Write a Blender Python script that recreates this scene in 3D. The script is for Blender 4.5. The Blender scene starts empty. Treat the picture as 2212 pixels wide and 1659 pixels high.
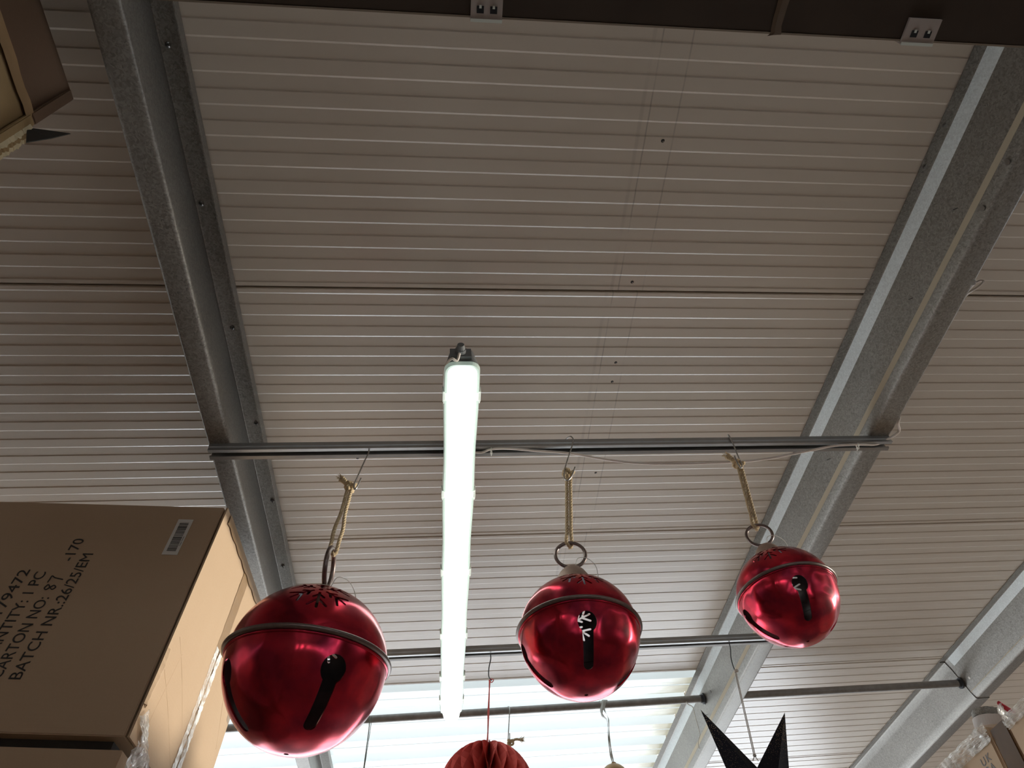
import bpy, bmesh, math, random
from mathutils import Vector, Matrix, noise
random.seed(7)
scn = bpy.context.scene
COL = scn.collection
PI = math.pi

# ------------------------------------------------------------------ camera
FPX, PITCH, YAW, ROLL, SLOPE = 1548.715364730585, 0.8863201568306711, 0.041822582811593, -0.03583903493966213, 0.1116930001855248
EYE = Vector((0, 0, 1.6))
def cam_axes():
    cp, sp, c, s = math.cos(PITCH), math.sin(PITCH), math.cos(YAW), math.sin(YAW)
    fwd = Vector((s*cp, c*cp, sp)); right = Vector((c, -s, 0)); down = fwd.cross(right)
    cr, sr = math.cos(ROLL), math.sin(ROLL)
    return cr*right + sr*down, -sr*right + cr*down, fwd
RGT, DWN, FWD = cam_axes()
cam = bpy.data.cameras.new('camera')
cam.sensor_width = 36.0
cam.lens = FPX/2212*36.0
cam.clip_start = 0.02
camo = bpy.data.objects.new('camera', cam); COL.objects.link(camo)
camo.matrix_world = Matrix(((RGT.x, -DWN.x, -FWD.x, EYE.x), (RGT.y, -DWN.y, -FWD.y, EYE.y), (RGT.z, -DWN.z, -FWD.z, EYE.z), (0, 0, 0, 1)))
scn.camera = camo

# ------------------------------------------------------------------ light
EXPOSURE = 0.32
SKY_STRENGTH = 4.0
SUN_STRENGTH = 2.7
SKYLIGHT_STRENGTH = 0.74
LAMP_STRENGTH = 3.0
scn.view_settings.view_transform = 'Standard'
scn.view_settings.look = 'None'
scn.view_settings.gamma = 1.0
scn.view_settings.use_curve_mapping = False
scn.view_settings.exposure = EXPOSURE
world = bpy.data.worlds.new('world'); scn.world = world; world.use_nodes = True
wb = world.node_tree.nodes['Background']
wb.inputs[0].default_value = (0.86, 0.93, 1.0, 1); wb.inputs[1].default_value = SKY_STRENGTH
sun = bpy.data.lights.new('sun', 'SUN'); sun.energy = SUN_STRENGTH; sun.angle = math.radians(3); sun.color = (1.0, 0.93, 0.80)
suno = bpy.data.objects.new('sun', sun); COL.objects.link(suno)
suno.rotation_euler = Vector((math.cos(math.radians(7))*math.cos(math.radians(5)), math.cos(math.radians(7))*math.sin(math.radians(5)), math.sin(math.radians(7)))).to_track_quat('Z', 'Y').to_euler()
scn.cycles.max_bounces = 8
scn.cycles.diffuse_bounces = 5
scn.cycles.use_denoising = True
scn.cycles.sample_clamp_indirect = 6

# ------------------------------------------------------------------ frames
UAX = Vector((math.cos(SLOPE), 0, math.sin(SLOPE))); WAX = Vector((-math.sin(SLOPE), 0, math.cos(SLOPE)))
YAX = Vector((0, 1, 0))
def RF(u, y, w):                                  # roof frame -> world
    return EYE + UAX*u + YAX*y + WAX*w
ROOF = Matrix(((UAX.x, 0, WAX.x, EYE.x), (0, 1, 0, EYE.y), (UAX.z, 0, WAX.z, EYE.z), (0, 0, 0, 1)))
def ray(px, py):
    return (RGT*(px-1106) + DWN*(py-829.5) + FWD*FPX).normalized()
def PY(px, py, Y):                                # sight line met with the plane y = Y
    d = ray(px, py); return EYE + d*(Y/d.y)
def PW(px, py, w):                                # sight line met with the roof-parallel plane w
    d = ray(px, py); return EYE + d*(w/d.dot(WAX))
H = 1.59

# ------------------------------------------------------------------ materials
MATS = {}
def nodes(name):
    m = bpy.data.materials.new(name); m.use_nodes = True
    nt = m.node_tree; MATS[name] = m
    return m, nt, nt.nodes['Principled BSDF']
def simple(name, col, rough=0.6, metal=0.0, noise_amt=0.0, scale=20.0, bump=0.0, spec=0.5, **kw):
    m, nt, b = nodes(name)
    b.inputs['Base Color'].default_value = (*col, 1); b.inputs['Roughness'].default_value = rough
    b.inputs['Metallic'].default_value = metal; b.inputs['Specular IOR Level'].default_value = spec
    for k, v in kw.items(): b.inputs[k].default_value = v
    if noise_amt or bump:
        tc = nt.nodes.new('ShaderNodeTexCoord'); nz = nt.nodes.new('ShaderNodeTexNoise')
        nz.inputs['Scale'].default_value = scale; nz.inputs['Detail'].default_value = 6
        nt.links.new(tc.outputs['Object'], nz.inputs['Vector'])
        if noise_amt:
            mx = nt.nodes.new('ShaderNodeMix'); mx.data_type = 'RGBA'
            mx.inputs[6].default_value = (*[c*(1-noise_amt) for c in col], 1)
            mx.inputs[7].default_value = (*[min(1, c*(1+noise_amt)) for c in col], 1)
            nt.links.new(nz.outputs['Fac'], mx.inputs[0]); nt.links.new(mx.outputs[2], b.inputs['Base Color'])
        if bump:
            bp = nt.nodes.new('ShaderNodeBump'); bp.inputs['Strength'].default_value = bump; bp.inputs['Distance'].default_value = 0.002
            nt.links.new(nz.outputs['Fac'], bp.inputs['Height']); nt.links.new(bp.outputs[0], b.inputs['Normal'])
    return m
def math_node(nt, op, a, b=None, c=None):
    n = nt.nodes.new('ShaderNodeMath'); n.operation = op
    for i, v in enumerate((a, b, c)):
        if v is None: continue
        if isinstance(v, (int, float)): n.inputs[i].default_value = v
        else: nt.links.new(v, n.inputs[i])
    return n.outputs[0]

def mat_panel():
    m, nt, b = nodes('coated_panel')
    b.inputs['Roughness'].default_value = 0.34; b.inputs['Specular IOR Level'].default_value = 0.7; b.inputs['Coat Weight'].default_value = 0.6; b.inputs['Coat Roughness'].default_value = 0.30
    tc = nt.nodes.new('ShaderNodeTexCoord'); sx = nt.nodes.new('ShaderNodeSeparateXYZ')
    nt.links.new(tc.outputs['Object'], sx.inputs[0])
    x, y = sx.outputs[0], sx.outputs[1]
    nz = nt.nodes.new('ShaderNodeTexNoise'); nz.inputs['Scale'].default_value = 2.3; nz.inputs['Detail'].default_value = 5
    nt.links.new(tc.outputs['Object'], nz.inputs['Vector'])
    nz2 = nt.nodes.new('ShaderNodeTexNoise'); nz2.inputs['Scale'].default_value = 9; nz2.inputs['Detail'].default_value = 3
    nt.links.new(tc.outputs['Object'], nz2.inputs['Vector'])
    # dirt lines left by a purlin that once sat here
    fac = None
    drift = math_node(nt, 'MULTIPLY_ADD', y, 0.012, -0.008)
    for c0, wd, amt in ((0.490, 0.0022, 0.42), (0.556, 0.0024, 0.34), (0.472, 0.006, 0.16)):
        d = math_node(nt, 'ABSOLUTE', math_node(nt, 'SUBTRACT', math_node(nt, 'SUBTRACT', x, drift), c0))
        k = nt.nodes.new('ShaderNodeMapRange'); k.inputs[1].default_value = wd*0.4; k.inputs[2].default_value = wd
        k.inputs[3].default_value = amt; k.inputs[4].default_value = 0
        nt.links.new(d, k.inputs[0])
        fac = k.outputs[0] if fac is None else math_node(nt, 'MAXIMUM', fac, k.outputs[0])
    br = nt.nodes.new('ShaderNodeMapRange'); br.inputs[1].default_value = 0.35; br.inputs[2].default_value = 0.55
    nt.links.new(nz2.outputs['Fac'], br.inputs[0])
    fac = math_node(nt, 'MULTIPLY', fac, br.outputs[0])
    far = math_node(nt, 'LESS_THAN', y, 2.2)
    fac = math_node(nt, 'MULTIPLY', fac, far)
    c1 = nt.nodes.new('ShaderNodeMix'); c1.data_type = 'RGBA'
    c1.inputs[6].default_value = (0.57, 0.495, 0.405, 1); c1.inputs[7].default_value = (0.63, 0.545, 0.45, 1)
    nt.links.new(nz.outputs['Fac'], c1.inputs[0])
    c2 = nt.nodes.new('ShaderNodeMix'); c2.data_type = 'RGBA'; c2.inputs[7].default_value = (0.12, 0.085, 0.07, 1)
    nt.links.new(fac, c2.inputs[0]); nt.links.new(c1.outputs[2], c2.inputs[6])
    nt.links.new(c2.outputs[2], b.inputs['Base Color'])
    mp = nt.nodes.new('ShaderNodeMapping'); mp.inputs['Scale'].default_value = (0.6, 14, 1)
    nt.links.new(tc.outputs['Object'], mp.inputs[0])
    nb = nt.nodes.new('ShaderNodeTexNoise'); nb.inputs['Scale'].default_value = 3; nt.links.new(mp.outputs[0], nb.inputs['Vector'])
    bp = nt.nodes.new('ShaderNodeBump'); bp.inputs['Strength'].default_value = 0.05; bp.inputs['Distance'].default_value = 0.002
    nt.links.new(nb.outputs['Fac'], bp.inputs['Height']); nt.links.new(bp.outputs[0], b.inputs['Normal'])
    return m
def mat_galv(name, base, contrast, scale=260, rough=0.45, metal=0.75, tint=(1, 1, 1)):
    m, nt, b = nodes(name)
    tc = nt.nodes.new('ShaderNodeTexCoord')
    nd = nt.nodes.new('ShaderNodeTexNoise'); nd.inputs['Scale'].default_value = 60; nt.links.new(tc.outputs['Object'], nd.inputs['Vector'])
    va = nt.nodes.new('ShaderNodeVectorMath'); va.operation = 'MULTIPLY_ADD'
    va.inputs[1].default_value = (0.02, 0.02, 0.02); nt.links.new(nd.outputs['Color'], va.inputs[0]); nt.links.new(tc.outputs['Object'], va.inputs[2])
    vo = nt.nodes.new('ShaderNodeTexVoronoi'); vo.inputs['Scale'].default_value = scale; nt.links.new(va.outputs[0], vo.inputs['Vector'])
    bw = nt.nodes.new('ShaderNodeRGBToBW'); nt.links.new(vo.outputs['Color'], bw.inputs[0])
    n2 = nt.nodes.new('ShaderNodeTexNoise'); n2.inputs['Scale'].default_value = 4; n2.inputs['Detail'].default_value = 4; nt.links.new(tc.outputs['Object'], n2.inputs['Vector'])
    s = math_node(nt, 'MULTIPLY_ADD', bw.outputs[0], contrast*0.7, math_node(nt, 'MULTIPLY', n2.outputs['Fac'], contrast*0.5))
    cr = nt.nodes.new('ShaderNodeMix'); cr.data_type = 'RGBA'
    lo = base*(1-contrast*0.55); hi = base*(1+contrast*0.8)
    cr.inputs[6].default_value = (lo*tint[0], lo*tint[1], lo*tint[2], 1); cr.inputs[7].default_value = (hi*tint[0], hi*tint[1], hi*tint[2], 1)
    nt.links.new(s, cr.inputs[0]); nt.links.new(cr.outputs[2], b.inputs['Base Color'])
    b.inputs['Metallic'].default_value = metal
    nt.links.new(math_node(nt, 'MULTIPLY_ADD', bw.outputs[0], 0.18, rough-0.09), b.inputs['Roughness'])
    bp = nt.nodes.new('ShaderNodeBump'); bp.inputs['Strength'].default_value = 0.25; bp.inputs['Distance'].default_value = 0.001
    nt.links.new(bw.outputs[0], bp.inputs['Height']); nt.links.new(bp.outputs[0], b.inputs['Normal'])
    return m
def mat_red():
    m, nt, b = nodes('red_lacquer')
    tc = nt.nodes.new('ShaderNodeTexCoord')
    n1 = nt.nodes.new('ShaderNodeTexNoise'); n1.inputs['Scale'].default_value = 2.6; n1.inputs['Detail'].default_value = 4
    n2 = nt.nodes.new('ShaderNodeTexNoise'); n2.inputs['Scale'].default_value = 40; n2.inputs['Detail'].default_value = 3
    nt.links.new(tc.outputs['Object'], n1.inputs['Vector']); nt.links.new(tc.outputs['Object'], n2.inputs['Vector'])
    n4 = nt.nodes.new('ShaderNodeTexNoise'); n4.inputs['Scale'].default_value = 1.6; n4.inputs['Detail'].default_value = 1; nt.links.new(tc.outputs['Object'], n4.inputs['Vector'])
    cr = nt.nodes.new('ShaderNodeMapRange'); cr.inputs[1].default_value = 0.35; cr.inputs[2].default_value = 0.65
    nt.links.new(n1.outputs['Fac'], cr.inputs[0])
    mx = nt.nodes.new('ShaderNodeMix'); mx.data_type = 'RGBA'
    mx.inputs[6].default_value = (0.30, 0.014, 0.040, 1); mx.inputs[7].default_value = (0.68, 0.028, 0.055, 1)  # dark and bright blotches in the colour imitate uneven reflections
    nt.links.new(cr.outputs[0], mx.inputs[0]); nt.links.new(mx.outputs[2], b.inputs['Base Color'])
    b.inputs['Metallic'].default_value = 0.92
    nt.links.new(math_node(nt, 'MULTIPLY_ADD', n2.outputs['Fac'], 0.13, 0.15), b.inputs['Roughness'])
    b.inputs['Coat Weight'].default_value = 0.12; b.inputs['Coat Roughness'].default_value = 0.35
    bp = nt.nodes.new('ShaderNodeBump'); bp.inputs['Strength'].default_value = 0.5; bp.inputs['Distance'].default_value = 0.04
    nt.links.new(n4.outputs['Fac'], bp.inputs['Height']); nt.links.new(bp.outputs[0], b.inputs['Normal'])
    return m
def mat_card(name, a, c, rough=0.75):
    m, nt, b = nodes(name)
    tc = nt.nodes.new('ShaderNodeTexCoord')
    n1 = nt.nodes.new('ShaderNodeTexNoise'); n1.inputs['Scale'].default_value = 3; n1.inputs['Detail'].default_value = 8
    n2 = nt.nodes.new('ShaderNodeTexNoise'); n2.inputs['Scale'].default_value = 320; n2.inputs['Detail'].default_value = 2
    for n in (n1, n2): nt.links.new(tc.outputs['Object'], n.inputs['Vector'])
    mx = nt.nodes.new('ShaderNodeMix'); mx.data_type = 'RGBA'; mx.inputs[6].default_value = (*a, 1); mx.inputs[7].default_value = (*c, 1)
    s = math_node(nt, 'MULTIPLY_ADD', n1.outputs['Fac'], 0.6, math_node(nt, 'MULTIPLY', n2.outputs['Fac'], 0.4))
    nt.links.new(s, mx.inputs[0]); nt.links.new(mx.outputs[2], b.inputs['Base Color'])
    b.inputs['Roughness'].default_value = rough; b.inputs['Specular IOR Level'].default_value = 0.25
    mp = nt.nodes.new('ShaderNodeMapping'); mp.inputs['Scale'].default_value = (1, 1, 60)
    nt.links.new(tc.outputs['Object'], mp.inputs[0])
    n3 = nt.nodes.new('ShaderNodeTexNoise'); n3.inputs['Scale'].default_value = 2; nt.links.new(mp.outputs[0], n3.inputs['Vector'])
    bp = nt.nodes.new('ShaderNodeBump'); bp.inputs['Strength'].default_value = 0.15; bp.inputs['Distance'].default_value = 0.002
    nt.links.new(n3.outputs['Fac'], bp.inputs['Height']); nt.links.new(bp.outputs[0], b.inputs['Normal'])
    return m
def mat_emit(name, col, strength, edge=None):
    m, nt, b = nodes(name)
    b.inputs['Base Color'].default_value = (0.8, 0.8, 0.8, 1); b.inputs['Roughness'].default_value = 0.35
    b.inputs['Emission Color'].default_value = (*col, 1); b.inputs['Emission Strength'].default_value = strength
    return m
def mat_skylight():
    m, nt, b = nodes('translucent_sheet')
    tc = nt.nodes.new('ShaderNodeTexCoord'); sx = nt.nodes.new('ShaderNodeSeparateXYZ'); nt.links.new(tc.outputs['Object'], sx.inputs[0])
    n1 = nt.nodes.new('ShaderNodeTexNoise'); n1.inputs['Scale'].default_value = 14; n1.inputs['Detail'].default_value = 6
    mp = nt.nodes.new('ShaderNodeMapping'); mp.inputs['Scale'].default_value = (0.35, 3, 1)
    nt.links.new(tc.outputs['Object'], mp.inputs[0]); nt.links.new(mp.outputs[0], n1.inputs['Vector'])
    n3 = nt.nodes.new('ShaderNodeTexNoise'); n3.inputs['Scale'].default_value = 9; n3.inputs['Detail'].default_value = 8
    nt.links.new(tc.outputs['Object'], n3.inputs['Vector'])
    # dirty resin end of the sheets by the purlin
    e = math_node(nt, 'MULTIPLY_ADD', n3.outputs['Fac'], 0.3, sx.outputs[0])
    r = nt.nodes.new('ShaderNodeMapRange'); r.inputs[1].default_value = 1.13; r.inputs[2].default_value = 1.30; nt.links.new(e, r.inputs[0])
    c = nt.nodes.new('ShaderNodeMix'); c.data_type = 'RGBA'
    c.inputs[6].default_value = (0.86, 0.975, 1.0, 1); c.inputs[7].default_value = (0.80, 0.78, 0.60, 1); nt.links.new(r.outputs[0], c.inputs[0])
    nt.links.new(c.outputs[2], b.inputs['Emission Color'])
    st = math_node(nt, 'MULTIPLY_ADD', n1.outputs['Fac'], 0.9, 0.45)
    dk = math_node(nt, 'MULTIPLY_ADD', r.outputs[0], -0.42, 1.0)
    nt.links.new(math_node(nt, 'MULTIPLY', math_node(nt, 'MULTIPLY', st, dk), SKYLIGHT_STRENGTH), b.inputs['Emission Strength'])
    b.inputs['Base Color'].default_value = (0.35, 0.36, 0.33, 1); b.inputs['Roughness'].default_value = 0.3
    bp = nt.nodes.new('ShaderNodeBump'); bp.inputs['Strength'].default_value = 0.6; bp.inputs['Distance'].default_value = 0.006
    nt.links.new(n3.outputs['Fac'], bp.inputs['Height']); nt.links.new(bp.outputs[0], b.inputs['Normal'])
    return m
def mat_jute():
    m, nt, b = nodes('jute')
    tc = nt.nodes.new('ShaderNodeTexCoord'); n = nt.nodes.new('ShaderNodeTexNoise'); n.inputs['Scale'].default_value = 500; n.inputs['Detail'].default_value = 4
    nt.links.new(tc.outputs['Object'], n.inputs['Vector'])
    mx = nt.nodes.new('ShaderNodeMix'); mx.data_type = 'RGBA'; mx.inputs[6].default_value = (0.34, 0.24, 0.13, 1); mx.inputs[7].default_value = (0.78, 0.62, 0.40, 1)
    nt.links.new(n.outputs['Fac'], mx.inputs[0]); nt.links.new(mx.outputs[2], b.inputs['Base Color'])
    b.inputs['Roughness'].default_value = 0.9
    bp = nt.nodes.new('ShaderNodeBump'); bp.inputs['Strength'].default_value = 0.5; bp.inputs['Distance'].default_value = 0.001
    nt.links.new(n.outputs['Fac'], bp.inputs['Height']); nt.links.new(bp.outputs[0], b.inputs['Normal'])
    return m
def mat_glitter():
    m, nt, b = nodes('black_glitter')
    tc = nt.nodes.new('ShaderNodeTexCoord')
    vo = nt.nodes.new('ShaderNodeTexVoronoi'); vo.inputs['Scale'].default_value = 330; nt.links.new(tc.outputs['Object'], vo.inputs['Vector'])
    nz = nt.nodes.new('ShaderNodeTexNoise'); nz.inputs['Scale'].default_value = 12; nt.links.new(tc.outputs['Object'], nz.inputs['Vector'])
    # more glitter toward the tips
    ln = nt.nodes.new('ShaderNodeVectorMath'); ln.operation = 'LENGTH'; nt.links.new(tc.outputs['Object'], ln.inputs[0])
    g = nt.nodes.new('ShaderNodeMapRange'); g.inputs[1].default_value = 0.12; g.inputs[2].default_value = 0.33; g.inputs[3].default_value = 0.10; g.inputs[4].default_value = 0.30
    nt.links.new(ln.outputs['Value'], g.inputs[0])
    th = math_node(nt, 'MULTIPLY', g.outputs[0], math_node(nt, 'ADD', nz.outputs['Fac'], 0.45))
    cc = nt.nodes.new('ShaderNodeRGBToBW'); nt.links.new(vo.outputs['Color'], cc.inputs[0])
    spot = math_node(nt, 'MULTIPLY', math_node(nt, 'LESS_THAN', vo.outputs['Distance'], th), math_node(nt, 'GREATER_THAN', cc.outputs[0], 0.42))
    mx = nt.nodes.new('ShaderNodeMix'); mx.data_type = 'RGBA'; mx.inputs[6].default_value = (0.010, 0.010, 0.016, 1); mx.inputs[7].default_value = (0.80, 0.62, 0.38, 1)
    b.inputs['Specular IOR Level'].default_value = 0.12
    nt.links.new(spot, mx.inputs[0]); nt.links.new(mx.outputs[2], b.inputs['Base Color'])
    nt.links.new(math_node(nt, 'MULTIPLY', spot, 0.6), b.inputs['Metallic'])
    b.inputs['Roughness'].default_value = 0.8
    return m
def mat_film():
    m, nt, b = nodes('clear_tape_film')
    out = nt.nodes['Material Output']
    b.inputs['Base Color'].default_value = (0.95, 0.95, 0.92, 1); b.inputs['Roughness'].default_value = 0.16; b.inputs['Specular IOR Level'].default_value = 1.0
    tr = nt.nodes.new('ShaderNodeBsdfTransparent'); mx = nt.nodes.new('ShaderNodeMixShader')
    tc = nt.nodes.new('ShaderNodeTexCoord'); n = nt.nodes.new('ShaderNodeTexNoise'); n.inputs['Scale'].default_value = 22; n.inputs['Detail'].default_value = 3; n.inputs['Distortion'].default_value = 1.0
    nt.links.new(tc.outputs['Object'], n.inputs['Vector'])
    bp = nt.nodes.new('ShaderNodeBump'); bp.inputs['Strength'].default_value = 1.0; bp.inputs['Distance'].default_value = 0.004
    nt.links.new(n.outputs['Fac'], bp.inputs['Height']); nt.links.new(bp.outputs[0], b.inputs['Normal'])
    r = nt.nodes.new('ShaderNodeMapRange'); r.inputs[1].default_value = 0.40; r.inputs[2].default_value = 0.60; r.inputs[3].default_value = 0.30; r.inputs[4].default_value = 0.92
    nt.links.new(n.outputs['Fac'], r.inputs[0])
    nt.links.new(r.outputs[0], mx.inputs[0]); nt.links.new(tr.outputs[0], mx.inputs[1]); nt.links.new(b.outputs[0], mx.inputs[2]); nt.links.new(mx.outputs[0], out.inputs[0])
    return m
M_PANEL = mat_panel()
M_GALV = mat_galv('galvanised_steel', 0.245, 0.9, 260, 0.44, 0.55, (1.0, 0.955, 0.87))
M_BRIGHT = mat_galv('fresh_zinc_strip', 0.92, 0.5, 300, 0.5, 0.1, (0.93, 1.0, 1.0))  # pale colour standing in for light caught by the purlin lip
M_RAIL = simple('dull_channel_steel', (0.36, 0.36, 0.35), 0.42, 0.7, 0.15, 30)
M_ROD = simple('tube_steel', (0.30, 0.29, 0.28), 0.5, 0.5, 0.35, 40, 0.2)
M_RED = mat_red()
M_INNER = simple('bare_inner_metal', (0.20, 0.195, 0.20), 0.30, 0.9, 0.2, 12)
M_BAND = simple('brown_patina_metal', (0.20, 0.155, 0.14), 0.36, 0.75, 0.25, 20)
M_CAP = simple('grey_patina_metal', (0.38, 0.27, 0.215), 0.5, 0.4, 0.15, 14)
M_CARD = mat_card('kraft_board', (0.47, 0.335, 0.215), (0.55, 0.40, 0.27))
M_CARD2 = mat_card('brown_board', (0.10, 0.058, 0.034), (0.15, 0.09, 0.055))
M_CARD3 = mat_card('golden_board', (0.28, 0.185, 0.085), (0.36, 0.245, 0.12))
M_CARDL = mat_card('pale_kraft_board', (0.52, 0.385, 0.26), (0.60, 0.45, 0.31))
M_TORN = simple('torn_board', (0.62, 0.52, 0.33), 0.9, 0, 0.3, 60, 0.5)
M_DARK = simple('dark_gap', (0.012, 0.012, 0.014), 0.9)
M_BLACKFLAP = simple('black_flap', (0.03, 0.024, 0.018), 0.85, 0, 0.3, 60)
M_TAPE = simple('brown_tape', (0.30, 0.19, 0.095), 0.3, 0, 0.12, 30, 0.3, 0.5)
M_TAPED = simple('dark_brown_tape', (0.10, 0.050, 0.020), 0.28, 0, 0.35, 18, 0.1, 0.35)
M_FILM = mat_film()
M_INK = simple('black_ink', (0.028, 0.024, 0.022), 0.7)
M_GINK = simple('grey_ink', (0.22, 0.22, 0.23), 0.7)
M_PAPER = simple('label_paper', (0.72, 0.70, 0.66), 0.6)
M_SKY = mat_skylight()
M_LAMP = mat_emit('lit_diffuser', (0.93, 1.0, 0.96), LAMP_STRENGTH)
M_LRIM = simple('clear_diffuser_rim', (0.40, 0.46, 0.42), 0.25, 0, 0, 1, 0, 0.6, **{'Emission Strength': 0.18, 'Emission Color': (0.75, 0.95, 0.82, 1)})
M_HOUS = simple('grey_plastic', (0.17, 0.175, 0.18), 0.5)
M_CLIP = simple('clear_clip', (0.75, 0.78, 0.72), 0.2)
M_CABLE = simple('cream_cable', (0.80, 0.71, 0.63), 0.45)
M_TIE = simple('white_nylon', (0.85, 0.84, 0.78), 0.4)
M_WIRE = simple('zinc_wire', (0.42, 0.42, 0.41), 0.3, 0.9)
M_DWIRE = simple('dark_wire', (0.07, 0.075, 0.085), 0.45, 0.5)
M_JUTE = mat_jute()
M_STAR = mat_glitter()
M_CORD = simple('grey_cord', (0.60, 0.56, 0.52), 0.8)
M_GCORD = simple('green_grey_cord', (0.20, 0.23, 0.20), 0.8)
M_RIB = simple('white_satin', (0.55, 0.56, 0.53), 0.4, 0, 0.1, 60)
M_RRIB = simple('red_satin', (0.55, 0.10, 0.09), 0.4)
M_FAN = simple('red_paper', (0.70, 0.13, 0.11), 0.75, 0, 0.08, 40)
M_GOLD = simple('gold_wood', (0.45, 0.30, 0.14), 0.45, 0.3, 0.25, 25)
M_BOARD = simple('brown_black_board', (0.052, 0.037, 0.027), 0.65, 0, 0.35, 12, 0, 0.25)
M_EDGE = simple('pale_board_edge', (0.24, 0.19, 0.14), 0.7)
M_PCLIP = simple('milky_plastic', (0.40, 0.35, 0.32), 0.35)
M_PCLIPL = simple('milky_plastic_edge', (0.68, 0.72, 0.66), 0.3)
M_TAN = simple('tan_seal', (0.52, 0.45, 0.33), 0.7)
M_TANL = simple('tan_flange_strip', (0.25, 0.215, 0.16), 0.6, 0.2)
M_REDP = simple('red_plastic', (0.50, 0.02, 0.04), 0.4)
M_WPL = simple('white_plastic', (0.62, 0.58, 0.55), 0.45)
M_FLOOR = simple('concrete_floor', (0.31, 0.24, 0.185), 0.6, 0, 0.2, 3)
M_WALL = simple('warm_wall', (0.28, 0.215, 0.165), 0.8, 0, 0.1, 2)
M_FRAME = simple('window_frame_white', (0.7, 0.7, 0.68), 0.5)
M_SCREW = simple('screw_steel', (0.30, 0.29, 0.28), 0.3, 0.9)

# ------------------------------------------------------------------ objects
WM = {}
def props(o, label=None, cat=None, group=None, kind=None):
    if label: o['label'] = label
    if cat: o['category'] = cat
    if group: o['group'] = group
    if kind: o['kind'] = kind
    return o
def thing(name, label=None, cat=None, mat=None, group=None, kind=None):
    o = bpy.data.objects.new(name, None); COL.objects.link(o); o.empty_display_size = 0.05
    mat = mat or Matrix.Identity(4)
    o.matrix_world = mat; WM[o.name] = mat.copy()
    return props(o, label, cat, group, kind)
def obj(name, bm, mats, parent=None, smooth=False, local=False):
    """bm is in world coordinates unless local"""
    me = bpy.data.meshes.new(name)
    base = WM[parent.name] if parent is not None else Matrix.Identity(4)
    if not local: bm.transform(base.inverted())
    bm.normal_update(); bm.to_mesh(me); bm.free()
    for m in (mats if isinstance(mats, (list, tuple)) else [mats]): me.materials.append(m)
    if smooth:
        for p in me.polygons: p.use_smooth = True
    o = bpy.data.objects.new(name, me); COL.objects.link(o)
    if parent is not None: o.parent = parent
    WM[o.name] = base
    return o
def smooth_by_angle(o, deg=35):
    me = o.data
    for p in me.polygons: p.use_smooth = True
    bm = bmesh.new(); bm.from_mesh(me)
    for e in bm.edges:
        if len(e.link_faces) == 2 and e.calc_face_angle(0) > math.radians(deg): e.smooth = False
    bm.to_mesh(me); bm.free()
def box(bm, c, ax, ay, az, sx, sy, sz, mi=0):
    """box centre c, unit axes, full sizes"""
    vs = []
    for k in (-.5, .5):
        for j in (-.5, .5):
            for i in (-.5, .5):
                vs.append(bm.verts.new(c + ax*(i*sx) + ay*(j*sy) + az*(k*sz)))
    for f in ((0, 2, 3, 1), (4, 5, 7, 6), (0, 1, 5, 4), (2, 6, 7, 3), (0, 4, 6, 2), (1, 3, 7, 5)):
        fc = bm.faces.new([vs[i] for i in f]); fc.material_index = mi
    return vs
X, Y, Z = Vector((1, 0, 0)), Vector((0, 1, 0)), Vector((0, 0, 1))
def wbox(bm, lo, hi, mi=0):
    lo, hi = Vector(lo), Vector(hi); s = hi-lo
    return box(bm, (lo+hi)/2, X, Y, Z, s.x, s.y, s.z, mi)
def rbox(bm, lo, hi, mi=0):                        # box given in the roof frame
    lo, hi = Vector(lo), Vector(hi); s = hi-lo; c = (lo+hi)/2
    return box(bm, RF(*c), UAX, YAX, WAX, s.x, s.y, s.z, mi)
def bevel(bm, w=0.002, seg=2):
    bmesh.ops.bevel(bm, geom=[e for e in bm.edges], offset=w, segments=seg, affect='EDGES', clamp_overlap=True)
    return bm
def frames_along(path, closed=False):
    n = len(path); T = []
    for i in range(n):
        a = path[(i-1) % n] if (closed or i > 0) else path[i]; b = path[(i+1) % n] if (closed or i < n-1) else path[i]
        t = b-a
        T.append(t.normalized() if t.length > 1e-9 else Vector((0, 0, 1)))
    r = T[0].orthogonal().normalized(); out = []
    for i in range(n):
        r = (r - T[i]*r.dot(T[i]))
        r = r.normalized() if r.length > 1e-6 else T[i].orthogonal().normalized()
        out.append((T[i], r, T[i].cross(r)))
    return out
def tube(bm, path, rad, sides=8, closed=False, caps=True, flat=None):
    path = [Vector(p) for p in path]; fr = frames_along(path, closed); rings = []
    for i, p in enumerate(path):
        r = rad(i/(len(path)-1)) if callable(rad) else rad
        _, a, b = fr[i]
        rings.append([bm.verts.new(p + a*(math.cos(2*PI*k/sides)*r) + b*(math.sin(2*PI*k/sides)*r*(flat or 1))) for k in range(sides)])
    m = len(rings)
    for i in range(m if closed else m-1):
        A, B = rings[i], rings[(i+1) % m]
        for k in range(sides):
            bm.faces.new((A[k], A[(k+1) % sides], B[(k+1) % sides], B[k]))
    if caps and not closed:
        bm.faces.new(rings[0][::-1]); bm.faces.new(rings[-1])
    return bm
def spline(pts, n=8, closed=False):
    pts = [Vector(p) for p in pts]; out = []; N = len(pts)
    rng = range(N if closed else N-1)
    for i in rng:
        p0 = pts[(i-1) % N] if (closed or i > 0) else pts[i]*2-pts[i+1]
        p1 = pts[i]; p2 = pts[(i+1) % N]
        p3 = pts[(i+2) % N] if (closed or i < N-2) else p2*2-p1
        for k in range(n):
            t = k/n
            out.append(0.5*((2*p1) + (p2-p0)*t + (2*p0-5*p1+4*p2-p3)*t*t + (3*p1-p0-3*p2+p3)*t*t*t))
    if not closed: out.append(pts[-1])
    return out
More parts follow.
